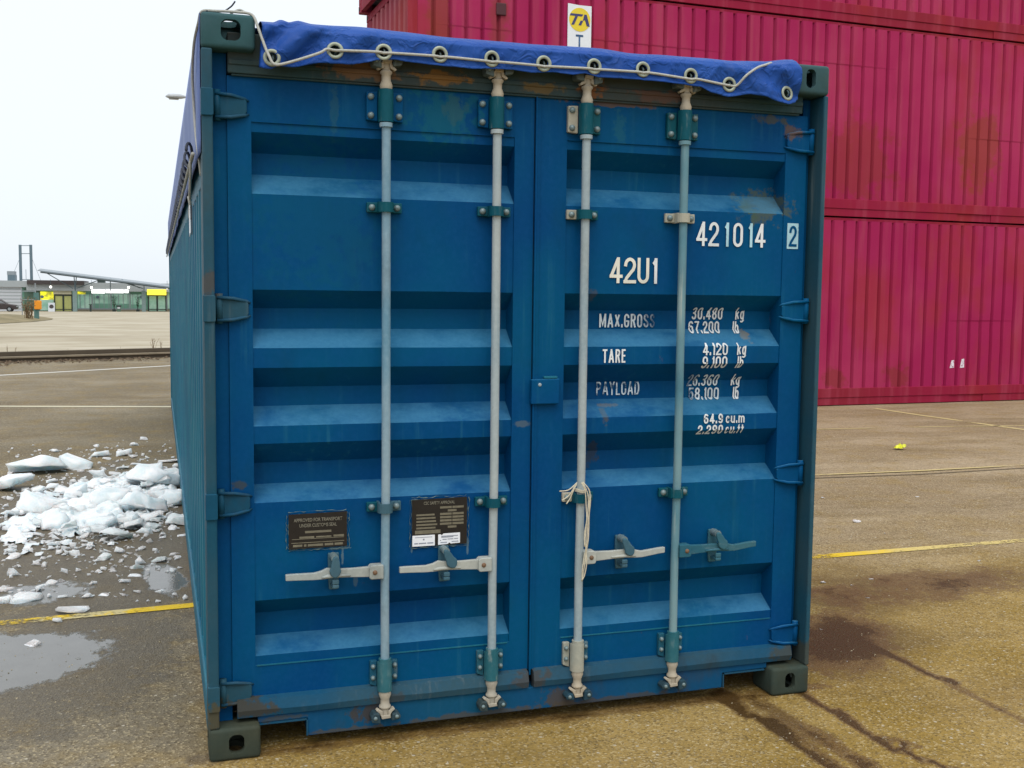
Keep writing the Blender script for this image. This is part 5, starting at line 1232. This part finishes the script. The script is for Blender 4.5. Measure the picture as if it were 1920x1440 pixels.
# loose grit on the yard
m = MB()
for k in range(2600):
    px_, py_ = ri.uniform(-40, 1960), ri.uniform(1020, 1470)
    p = ground_at(px_, py_)
    if 0 < p.x < 2.44 and p.y > 0.0: continue
    s = 0.0016+abs(ri.gauss(0, 0.0016)); ice_mesh(m, (p.x, p.y, 0), s*2, s*1.6, s, 9000+k, 7)
o = m.build('grit', simple('pale_grit', (0.36, 0.30, 0.20), 0.9, 0, 0.6, 3), None); tag(o, 'pale grit scattered over the yard surface', 'grit', kind='stuff')

# yellow crumpled wrapper
p = ground_at(1687, 843); m = MB(); vs, fs = [], []
for j in range(7):
    for i in range(9):
        u, v = i/8-0.5, j/6-0.5; n_ = mnoise.noise((u*5, v*5, 3)); vs.append((u*0.16*(0.6+0.5*abs(v+0.2)), v*0.10+0.02*n_, 0.02+0.05*abs(mnoise.noise((u*4+2, v*4, 1)))+0.035*max(0, u+0.2)))
for j in range(6):
    for i in range(8): fs.append((j*9+i, j*9+i+1, j*9+i+10, j*9+i+9))
o = m.add(vs, fs).build('crumpled_wrapper', simple('wrapper_yellow', (0.62, 0.62, 0.02), 0.4, 0, 0.15, 30)); o.location = (p.x, p.y, 0); o.rotation_euler = (0, 0, 0.4)
o.modifiers.new('solid', 'SOLIDIFY').thickness = 0.002
tag(o, 'crumpled yellow wrapper lying alone on the yard before the red containers', 'litter')

# ================================================================== FAR SIDE OF THE LOT
YB_ = 140.0
def bp(px_, py_, Y=YB_): return front_at(px_, py_, Y)
BZ = bp(160, 585).z
M['b_white'] = simple('cladding_white', (0.52, 0.54, 0.57), 0.6, 0, 0.06, 0.8)
M['b_grey'] = simple('fascia_grey', (0.34, 0.37, 0.38), 0.6, 0, 0.1, 0.8)
M['b_dark'] = simple('fascia_dark_brown', (0.055, 0.045, 0.045), 0.7)
M['b_steel'] = simple('painted_steel_blue_grey', (0.11, 0.16, 0.19), 0.5, 0.1, 0.2, 2)
M['b_roof'] = simple('canopy_roof_metal', (0.24, 0.27, 0.29), 0.5, 0.1, 0.1, 2)
M['b_green'] = simple('green_tinted_wall', (0.14, 0.33, 0.24), 0.4, 0, 0.3, 0.6)
M['b_darkgreen'] = simple('dark_green_wall', (0.07, 0.13, 0.09), 0.5, 0, 0.3, 0.6)
t = NT('green_glass'); t.set(Base_Color=t.mix(t.ramp(t.noise(0.8, 3), 0.3, 0.7), (0.25, 0.52, 0.40), (0.45, 0.68, 0.57)), Roughness=0.08, Specular_IOR_Level=0.8); M['b_glass'] = t.m
t = NT('lit_yellow_interior'); gl_ = t.ramp(t.noise(0.9, 4, 0.6), 0.35, 0.65); t.set(Base_Color=t.mix(gl_, (0.30, 0.33, 0.10), (0.55, 0.50, 0.03)), Roughness=0.4, Emission_Color=(1.0, 0.92, 0.01, 1), Emission_Strength=t.math('MULTIPLY', gl_, 0.85)); M['b_glow'] = t.m
M['b_ysign'] = simple('lit_yellow_sign', (0.6, 0.5, 0.05), 0.5, 0, 0.1, 1, (1.0, 0.82, 0.05), 1.0)
M['b_wsign'] = simple('lit_white_sign', (0.7, 0.7, 0.7), 0.5, 0, 0.05, 1, (1.0, 1.0, 1.0), 1.0)
M['b_lamp'] = simple('lamp_glow', (0.9, 0.9, 0.8), 0.5, 0, 0.05, 1, (1.0, 0.97, 0.85), 2.0)
M['b_frame'] = simple('door_frame_dark', (0.02, 0.035, 0.03), 0.5)
M['orange'] = simple('orange_enamel', (0.75, 0.27, 0.01), 0.5, 0, 0.08, 3)
M['plant'] = simple('evergreen_dark', (0.035, 0.075, 0.03), 0.8, 0, 0.4, 8)
def fac(m, x0, x1, y0, y1, d0, d1, Y=YB_):
    """box whose front lies on the facade plane between the given picture extents, d0..d1 metres behind it"""
    a = bp(x0, y1, Y); b_ = bp(x1, y0, Y); return m.box(a.x, b_.x, Y+d0, Y+d1, a.z, b_.z)
def part(name, mat, par, *boxes, Y=YB_, bevel=0.0):
    m = MB()
    for q in boxes: fac(m, *q[:4], *(q[4:] or (0.0, 0.1)), Y)
    return m.build(name, mat, par, bevel)
# white wing at the left
wb = empty('white_building'); tag(wb, 'low white clad building at the far left with a grey box on its flat roof', 'building')
part('wall', M['b_white'], wb, (-120, 40, 536.5, 586, 0.0, 9.0))
m = MB()
for k in range(7): fac(m, -119, 39.8, 541+k*6.2, 541.5+k*6.2, -0.02, 0.001)
m.build('cladding_seam', M['b_grey'], wb)
part('roof_fascia', M['b_grey'], wb, (-121, 51, 526.5, 536.4, -0.25, 9.2))
rb = part('roof_unit', M['b_steel'], wb, (10, 24, 515, 526.4, 2.0, 4.0)); part('roof_unit_top', M['b_roof'], wb, (9, 23, 508, 514.9, 2.0, 4.0))
# terminal
tm = empty('terminal_building'); tag(tm, 'long low green glazed terminal building with lit signs and two entrances', 'building')
part('wall', M['b_green'], tm, (40.2, 420, 537, 586, 0.25, 10.0))
part('dark_wall', M['b_darkgreen'], tm, (46, 75, 541, 584, 0.12, 0.248))
part('roof_fascia', M['b_grey'], tm, (50, 420, 533.2, 544.5, -0.3, 10.2))
part('roof_edge', M['b_dark'], tm, (51.5, 158, 526.5, 533.0, -0.6, 9.0))
part('roof_unit', M['b_frame'], tm, (181, 195, 522, 533, 2, 4.5))
for x0, x1 in ((75, 100.5), (145.5, 160.5)): part('lit_window', M['b_glow'], tm, (x0, x1, 547, 578 if x0 < 100 else 560, 0.13, 0.24))
part('window', M['b_glass'], tm, (75.2, 100.3, 562, 582, 0.10, 0.128))
for x0, x1 in ((146, 171.5), (174, 207.5), (209, 242.5), (245, 269), (314, 420)): part('window', M['b_glass'], tm, (x0, x1, 552 if x0 < 300 else 545, 578.5, 0.12, 0.235))
m = MB()
for x in (172.6, 208.2, 243.6, 313): fac(m, x-0.7, x+0.7, 545, 581, 0.02, 0.119)
for x in range(150, 270, 9): fac(m, x-0.25, x+0.25, 552, 578.5, 0.085, 0.118)
fac(m, 146, 271, 578.6, 580.5, 0.05, 0.24); m.build('mullion', M['b_roof'], tm)
part('low_band', M['b_green'], tm, (175, 242, 569.5, 578.4, 0.09, 0.118), (246, 268, 571, 578.4, 0.09, 0.118))
for x0, x1 in ((101.5, 136), (277.5, 312)):
    d = empty('door'); d.parent = tm
    xm = (x0+x1)/2
    part('door_glass', M['b_glow'] if x0 < 200 else M['b_glass'], d, (x0+1.5, x1-1.5, 555, 583, 0.08, 0.2)) if x0 > 200 else part('door_glass', simple('door_warm_glass', (0.40, 0.42, 0.14), 0.2, 0, 0.4, 1.2, (0.8, 0.8, 0.3), 0.08), d, (x0+1.5, x1-1.5, 553, 583, 0.08, 0.2))
    part('door_frame', M['b_frame'], d, (x0, x1, 552, 554.6, 0.0, 0.1), (x0, x0+1.8, 554.6, 585, 0.0, 0.1), (x1-1.8, x1, 554.6, 585, 0.0, 0.1), (xm-1.3, xm+1.3, 554.6, 585, 0.0, 0.1), (x0+1.8, x1-1.8, 579.5, 580.6, 0.02, 0.1))
part('sign_over_door', simple('beige_sign', (0.50, 0.47, 0.33), 0.6), tm, (100, 134, 544.8, 551.6, -0.15, 0.1))
part('yellow_sign', M['b_ysign'], tm, (276, 311.5, 543, 553, -0.35, -0.05))
part('white_sign', M['b_wsign'], tm, (172, 197, 543, 550, -0.4, -0.31)); part('white_sign', M['b_wsign'], tm, (198.5, 232, 543, 549.5, -0.4, -0.31)); part('white_sign', M['b_wsign'], tm, (233.5, 241, 543, 549.5, -0.4, -0.31))
for x, y in ((183, 557), (265, 557), (79, 556.5)):
    c = bp(x, y); MB().cyl((c.x, YB_+0.02, c.z), (c.x, YB_+0.10, c.z), 0.19, 14).build('round_sign', M['b_steel'], tm)
part('plinth', simple('plinth_brown', (0.22, 0.19, 0.13), 0.9), tm, (40.5, 101, 583, 586, -0.05, 0.2), (136.5, 277, 581, 586, -0.05, 0.2), (312.5, 420, 581, 586, -0.05, 0.2))
# canopy
cp = empty('canopy'); tag(cp, 'sloping steel canopy roof on posts and struts in front of the terminal', 'canopy')
YC = 136.0
def cpx(x, y, dy=0.0): p = bp(x, y, YC+dy); return (p.x, YC+dy, p.z)
a, b_ = Vector(cpx(73, 507)), Vector(cpx(330, 539)); b_ = a+(b_-a)*1.35
m = MB(); th = 0.08
m.add([(a.x, YC-1.5, a.z), (b_.x, YC-1.5, b_.z), (b_.x, YC+1.6, b_.z+0.25), (a.x, YC+1.6, a.z+0.25), (a.x, YC-1.5, a.z-th), (b_.x, YC-1.5, b_.z-th), (b_.x, YC+1.6, b_.z+0.25-th), (a.x, YC+1.6, a.z+0.25-th)],
      [(0, 1, 2, 3), (7, 6, 5, 4), (0, 4, 5, 1), (1, 5, 6, 2), (2, 6, 7, 3), (3, 7, 4, 0)]).build('roof', M['b_roof'], cp)
m = MB(); m.tube([a+Vector((0.3, -1.45, -th-0.10)), b_+Vector((0, -1.45, -th-0.10))], 0.15, 6).build('edge_beam', simple('beam_dark_steel', (0.06, 0.085, 0.10), 0.5), cp)
for x, y0 in ((141, 518), (270, 532)):
    p0, p1 = Vector(cpx(x, 586)), Vector(cpx(x, 545)); p0.z = BZ-0.1
    MB().box(p0.x-0.24, p0.x+0.24, YC-0.2, YC+0.2, p0.z, p1.z).build('post', simple('post_grey_green', (0.20, 0.28, 0.27), 0.6), cp)
    for dx in (-2.2, 2.2) if x < 200 else (0,):
        q = Vector(cpx(x+dx, y0)); MB().tube([(p1.x, YC, p1.z-0.1), q], 0.06, 6).build('strut', M['b_steel'], cp)
for (x0, y0, x1, y1) in ((84, 510, 137, 541), (143, 541, 183, 526), (183, 526, 207, 522), (207, 522, 268, 541), (207, 523, 207, 546), (228, 524, 262, 540)):
    MB().tube([cpx(x0, y0), cpx(x1, y1)], 0.055, 6).build('strut', M['b_steel'], cp)
for x, y in ((95, 538), (171.5, 539), (241, 539), (313.5, 540)):
    c = Vector(cpx(x, y, 2.0)); m = MB(); bmx = bmesh.new(); bmesh.ops.create_uvsphere(bmx, u_segments=10, v_segments=8, radius=0.15); bmx.verts.index_update()
    m.add([tuple(v.co+c) for v in bmx.verts], [[v.index for v in f.verts] for f in bmx.faces]); bmx.free(); lm_ = m.build('ceiling_lamp', M['b_lamp'], cp, smooth=True)
    MB().cyl((c.x, c.y, c.z+0.18), (c.x, c.y, c.z+0.9), 0.025, 6).build('lamp_rod', M['b_steel'], lm_)
# twin mast behind
mt = empty('portal_mast'); YM = 152.0
tag(mt, 'tall twin legged steel portal mast rising behind the white building', 'mast')
def mp(x, y): p = bp(x, y, YM); return (p.x, YM, p.z)
for x in (38.5, 58.5):
    MB().box(mp(x-2.6, 495)[0], mp(x+2.6, 495)[0], YM-0.15, YM+0.15, mp(x, 590)[2], mp(x, 459)[2]).build('leg', M['b_steel'], mt)
for y in (460.5, 475.5, 524): MB().tube([mp(40, y), mp(57, y)], 0.05, 6).build('crossbar', M['b_steel'], mt)
for (x0, y0, x1, y1) in ((36, 487, 22, 520), (61, 487, 78, 530)): MB().tube([mp(x0, y0), mp(x1, y1)], 0.018, 5).build('guy_wire', M['b_steel'], mt)
MB().tube([mp(49, 524), mp(48.5, 505)], 0.03, 5).build('aerial', M['b_steel'], mt)

# parked car at the frame edge
cr = empty('parked_car', (bp(-5, 589, 134).x, 134, far_z(kv(-18.6, 134))+0.0)); tag(cr, 'dark brown parked car in front of the white building at the far left', 'car')
M['car'] = simple('car_dark_paint', (0.045, 0.035, 0.035), 0.3, 0.2, 0.2, 3); M['carglass'] = simple('car_glass', (0.20, 0.22, 0.24), 0.1)
side = [(-2.15, 0.28), (2.15, 0.28), (2.2, 0.55), (2.05, 0.78), (1.1, 0.92), (0.95, 0.95), (-1.95, 0.98), (-2.2, 0.75)]
MB().prism_y(side, -0.85, 0.85).build('body', M['car'], cr, 0.06)
MB().prism_y([(-1.85, 0.95), (1.15, 0.93), (0.40, 1.42), (-1.25, 1.46)], -0.72, 0.72).build('cabin', M['car'], cr, 0.05)
MB().prism_y([(-0.35, 0.98), (0.92, 0.97), (0.33, 1.36), (-0.35, 1.38)], -0.735, -0.715).prism_y([(-1.6, 0.98), (-0.45, 0.98), (-0.45, 1.38), (-1.15, 1.39)], -0.735, -0.715).build('side_window', M['carglass'], cr)
for x in (-1.35, 1.38):
    for y0, y1 in ((-0.88, -0.66), (0.66, 0.88)):
        wl_ = MB().cyl((x, y0, 0.31), (x, y1, 0.31), 0.31, 18).build('wheel', M['dark'], cr); MB().cyl((x, y0-0.01, 0.31), (x, y0, 0.31), 0.17, 12).build('rim', M['b_roof'], wl_) if y0 < 0 else None
MB().box(2.15, 2.22, -0.75, -0.45, 0.55, 0.70).build('headlight', M['b_white'], cr)

def gfar(px_, py_):
    """point on the sloping lot under that direction"""
    d = ray(px_, py_); lo, hi = 20.0, 400.0
    for _ in range(50):
        t_ = (lo+hi)/2; p = CAM+d*t_
        if p.z > far_z(kv(p.x, p.y)): lo = t_
        else: hi = t_
    return CAM+d*lo
# orange box on a post, frame sign, A-board, bins, clipped plants
q = gfar(69, 601); ob = empty('post_box', q); tag(ob, 'orange box mounted on a green post at the tip of the grass island', 'box')
MB().box(-0.14, 0.14, -0.1, 0.1, 0, 1.75).build('post', simple('post_teal', (0.07, 0.16, 0.15), 0.6), ob); MB().box(-0.11, 0.32, -0.22, -0.102, 0.70, 1.26).build('box', M['orange'], ob, 0.04)
q = gfar(56, 598); fs_ = empty('frame_sign', q); tag(fs_, 'thin pale metal frame on two poles behind the orange box', 'sign')
MB().cyl((0.36, 0.3, 0), (0.36, 0.3, 2.45), 0.04, 8).build('pole', M['b_roof'], fs_); MB().cyl((-0.5, 0.3, 0), (-0.5, 0.3, 2.1), 0.03, 8).build('pole', M['b_roof'], fs_)
MB().box(-0.5, 0.36, 0.28, 0.32, 1.86, 1.93).build('crossbar', M['b_roof'], fs_); MB().box(-0.5, 0.36, 0.28, 0.32, 1.30, 1.35).build('crossbar', M['b_roof'], fs_)
YQ = 135.0
q = bp(97, 586, YQ); ab = empty('a_board', (q.x, YQ, BZ+0.02)); tag(ab, 'white pavement board with a dark oval mark left of the beige entrance', 'sign')
MB().prism_x([(-0.3, 0), (-0.24, 0), (0.02, 1.15), (-0.02, 1.15)], -0.36, 0.36).prism_x([(0.3, 0), (0.24, 0), (-0.02, 1.14), (0.0, 1.1)], -0.36, 0.36).build('board', M['b_white'], ab)
o = MB().cyl((0, -0.19, 0.70), (0, -0.17, 0.70), 0.24, 16).build('mark', M['b_dark'], ab)
q = bp(170, 587, YQ); o = empty('bollard', (q.x, YQ, BZ+0.0)); tag(o, 'dark square litter post between the grey column and the white lit signs', 'bin')
MB().box(-0.11, 0.11, -0.11, 0.11, -0.05, 0.95).build('body', M['b_frame'], o); MB().box(-0.19, 0.19, -0.16, 0.16, 0.951, 1.06).build('cap', M['b_darkgreen'], o)
q = bp(223, 586, YQ); o = empty('litter_bin', (q.x, YQ, BZ)); tag(o, 'green litter bin with a pale notice below the white lit signs', 'bin')
MB().prism_y([(-0.2, -0.02), (0.2, -0.02), (0.26, 0.75), (-0.26, 0.75)], -0.2, 0.2).build('body', M['b_darkgreen'], o); MB().box(-0.30, 0.30, -0.23, 0.23, 0.751, 0.93).build('hood', M['b_frame'], o); MB().box(-0.16, 0.16, -0.215, -0.201, 0.52, 0.70).build('notice', M['b_white'], o)
for x, lb in ((214, 'dark clipped plant tapering downward beside the green litter bin'), (258.5, 'dark clipped plant tapering downward left of the yellow lit entrance sign')):
    q = bp(x, 580, YQ+2); o = empty('clipped_plant', (q.x, YQ+2, BZ+0.0)); tag(o, lb, 'plant', 'clipped plants by the terminal')
    m = MB(); r4 = random.Random(int(x))
    for k in range(420):
        z = r4.uniform(0.75, 2.0); rad = 0.10+0.26*((z-0.75)/1.25)**0.8; a_ = r4.uniform(0, 6.28); rr_ = rad*math.sqrt(r4.random()); c = Vector((rr_*math.cos(a_), rr_*math.sin(a_), z)); s = 0.05
        v1, v2 = Vector((r4.gauss(0, 1), r4.gauss(0, 1), r4.gauss(0, 1))).normalized()*s, Vector((r4.gauss(0, 1), r4.gauss(0, 1), r4.gauss(0, 1))).normalized()*s
        m.add([c-v1, c+v1, c+v2], [(0, 1, 2)])
    m.build('crown', M['plant'], o); MB().tube([(0, 0, 0.3), (0, 0, 0.9)], 0.06, 6).build('trunk', M['b_dark'], o); MB().prism_y([(-0.16, 0), (0.16, 0), (0.22, 0.4), (-0.22, 0.4)], -0.18, 0.18).build('pot', M['b_frame'], o)

# grass island with a bare shrub
m = MB(); vs, fs = [], []; nr, na = 8, 40
ic, tipd = gfar(-40, 604), gfar(52, 607)
for j in range(nr+1):
    for k in range(na):
        a_ = 2*math.pi*k/na; rr_ = j/nr; rx, ry = (tipd.x-ic.x), 14.0
        x, y = ic.x+rx*rr_*math.cos(a_), ic.y+7+ry*rr_*math.sin(a_)
        vs.append((x, y, far_z(kv(x, y))+0.02+0.34*(1-rr_**2)+0.05*mnoise.noise((x*0.5, y*0.5, 3))*(1-rr_)))
for j in range(nr):
    for k in range(na): fs.append((j*na+k, j*na+(k+1) % na, (j+1)*na+(k+1) % na, (j+1)*na+k))
t = NT('winter_turf'); t.set(Base_Color=t.mix(t.ramp(t.noise(0.6, 6, 0.65), 0.3, 0.7), (0.14, 0.115, 0.05), (0.24, 0.19, 0.10)), Roughness=0.95)
o = m.add(vs, fs).build('grass_island', t.m, None, smooth=True); o['kind'] = 'structure'
M['stem'] = simple('dry_stem_brown', (0.16, 0.105, 0.05), 0.9, 0, 0.4, 9)
def weed(loc, h, n, spread, label, cat='plant', seed=1, name='weed', grp=None):
    r = random.Random(seed); m = MB(); f = MB()
    for k in range(n):
        a_ = r.uniform(0, 6.28); lean = r.uniform(0.05, 1)*spread; hh = h*r.uniform(0.5, 1.0)
        b0 = Vector((r.gauss(0, spread*0.2), r.gauss(0, spread*0.2), 0)); tp_ = b0+Vector((math.cos(a_)*lean, math.sin(a_)*lean, hh)); md = b0.lerp(tp_, 0.5)+Vector((r.gauss(0, 0.1*spread), 0, 0))
        m.tube([b0, md, tp_], [h*0.012, h*0.009, h*0.004], 5)
        for q_ in range(7):
            c = md.lerp(tp_, r.random()); d = Vector((r.gauss(0, 1), r.gauss(0, 1), r.gauss(0.4, 0.6))).normalized()*h*0.07; w_ = d.orthogonal().normalized()*h*0.02
            f.add([c, c+d*0.5+w_, c+d, c+d*0.5-w_], [(0, 1, 2, 3)])
    o = empty(name, loc); tag(o, label, cat, grp); m.build('stem', M['stem'], o); f.build('foliage', M['stem'], o); return o
q = gfar(53, 602); weed(q, 1.5, 30, 0.45, 'bare brown shrub on the grass island left of the orange box', 'shrub', 4, 'bare_shrub')
for k, (x, y, h, n, sp, lb) in enumerate(((14, 663, 0.22, 4, 0.03, 'tall thin dry weed at the far left by the kerb beam'), (29, 662, 0.16, 5, 0.05, 'short dry weed beside the tall thin one at the far left of the kerb beam'), (127, 658, 0.07, 3, 0.03, 'tiny dry weed sprig behind the middle of the kerb beam'),
        (226, 655, 0.08, 3, 0.02, 'lone tiny dry weed behind the kerb beam between the sprig and the bushy weeds'), (287, 654, 0.30, 9, 0.10, 'bushy dry weed near the container behind the kerb beam'), (302, 653, 0.22, 6, 0.09, 'leaning dry weed closest to the container behind the kerb beam'))):
    q = gfar(x, y-1); weed(q, h, n, sp, lb, 'weed', 30+k)

# street lamp whose head shows beside the container
ph = front_at(331, 182, 40.0); pp = front_at(392, 184, 40.0); gz = far_z(kv(pp.x, 40.0))
sl_ = empty('street_lamp', (pp.x, 40.0, gz)); tag(sl_, 'pale street lamp whose head shows above the container side', 'street lamp')
M['lampgrey'] = simple('lamp_grey_paint', (0.38, 0.40, 0.41), 0.5, 0.1, 0.08, 3)
MB().tube([(0, 0, 0), (0, 0, 4), (0, 0, pp.z-gz-0.3), (-0.15, 0, pp.z-gz-0.06), (-0.35, 0, pp.z-gz), (ph.x-pp.x+0.35, 0, ph.z-gz+0.02)], [0.09, 0.075, 0.055, 0.05, 0.04, 0.03], 10).build('pole', M['lampgrey'], sl_, smooth=True)
hx, hz = ph.x-pp.x, ph.z-gz
m = MB(); m.tube([(hx+0.40, 0, hz+0.02), (hx+0.30, 0, hz+0.02), (hx+0.15, 0, hz+0.01), (hx-0.1, 0, hz), (hx-0.30, 0, hz), (hx-0.40, 0, hz)], [0.03, 0.07, 0.13, 0.14, 0.12, 0.03], 12)
m.v = [(x, y*1.3, hz+(z-hz)*0.85 if z > hz else hz+(z-hz)*0.5) for x, y, z in m.v]
m.build('lamp_head', M['lampgrey'], sl_, smooth=True)
MB().box(hx-0.28, hx+0.08, -0.11, 0.11, hz-0.095, hz-0.06).build('lamp_glass', simple('lamp_glass_grey', (0.20, 0.21, 0.21), 0.2), sl_, 0.02)
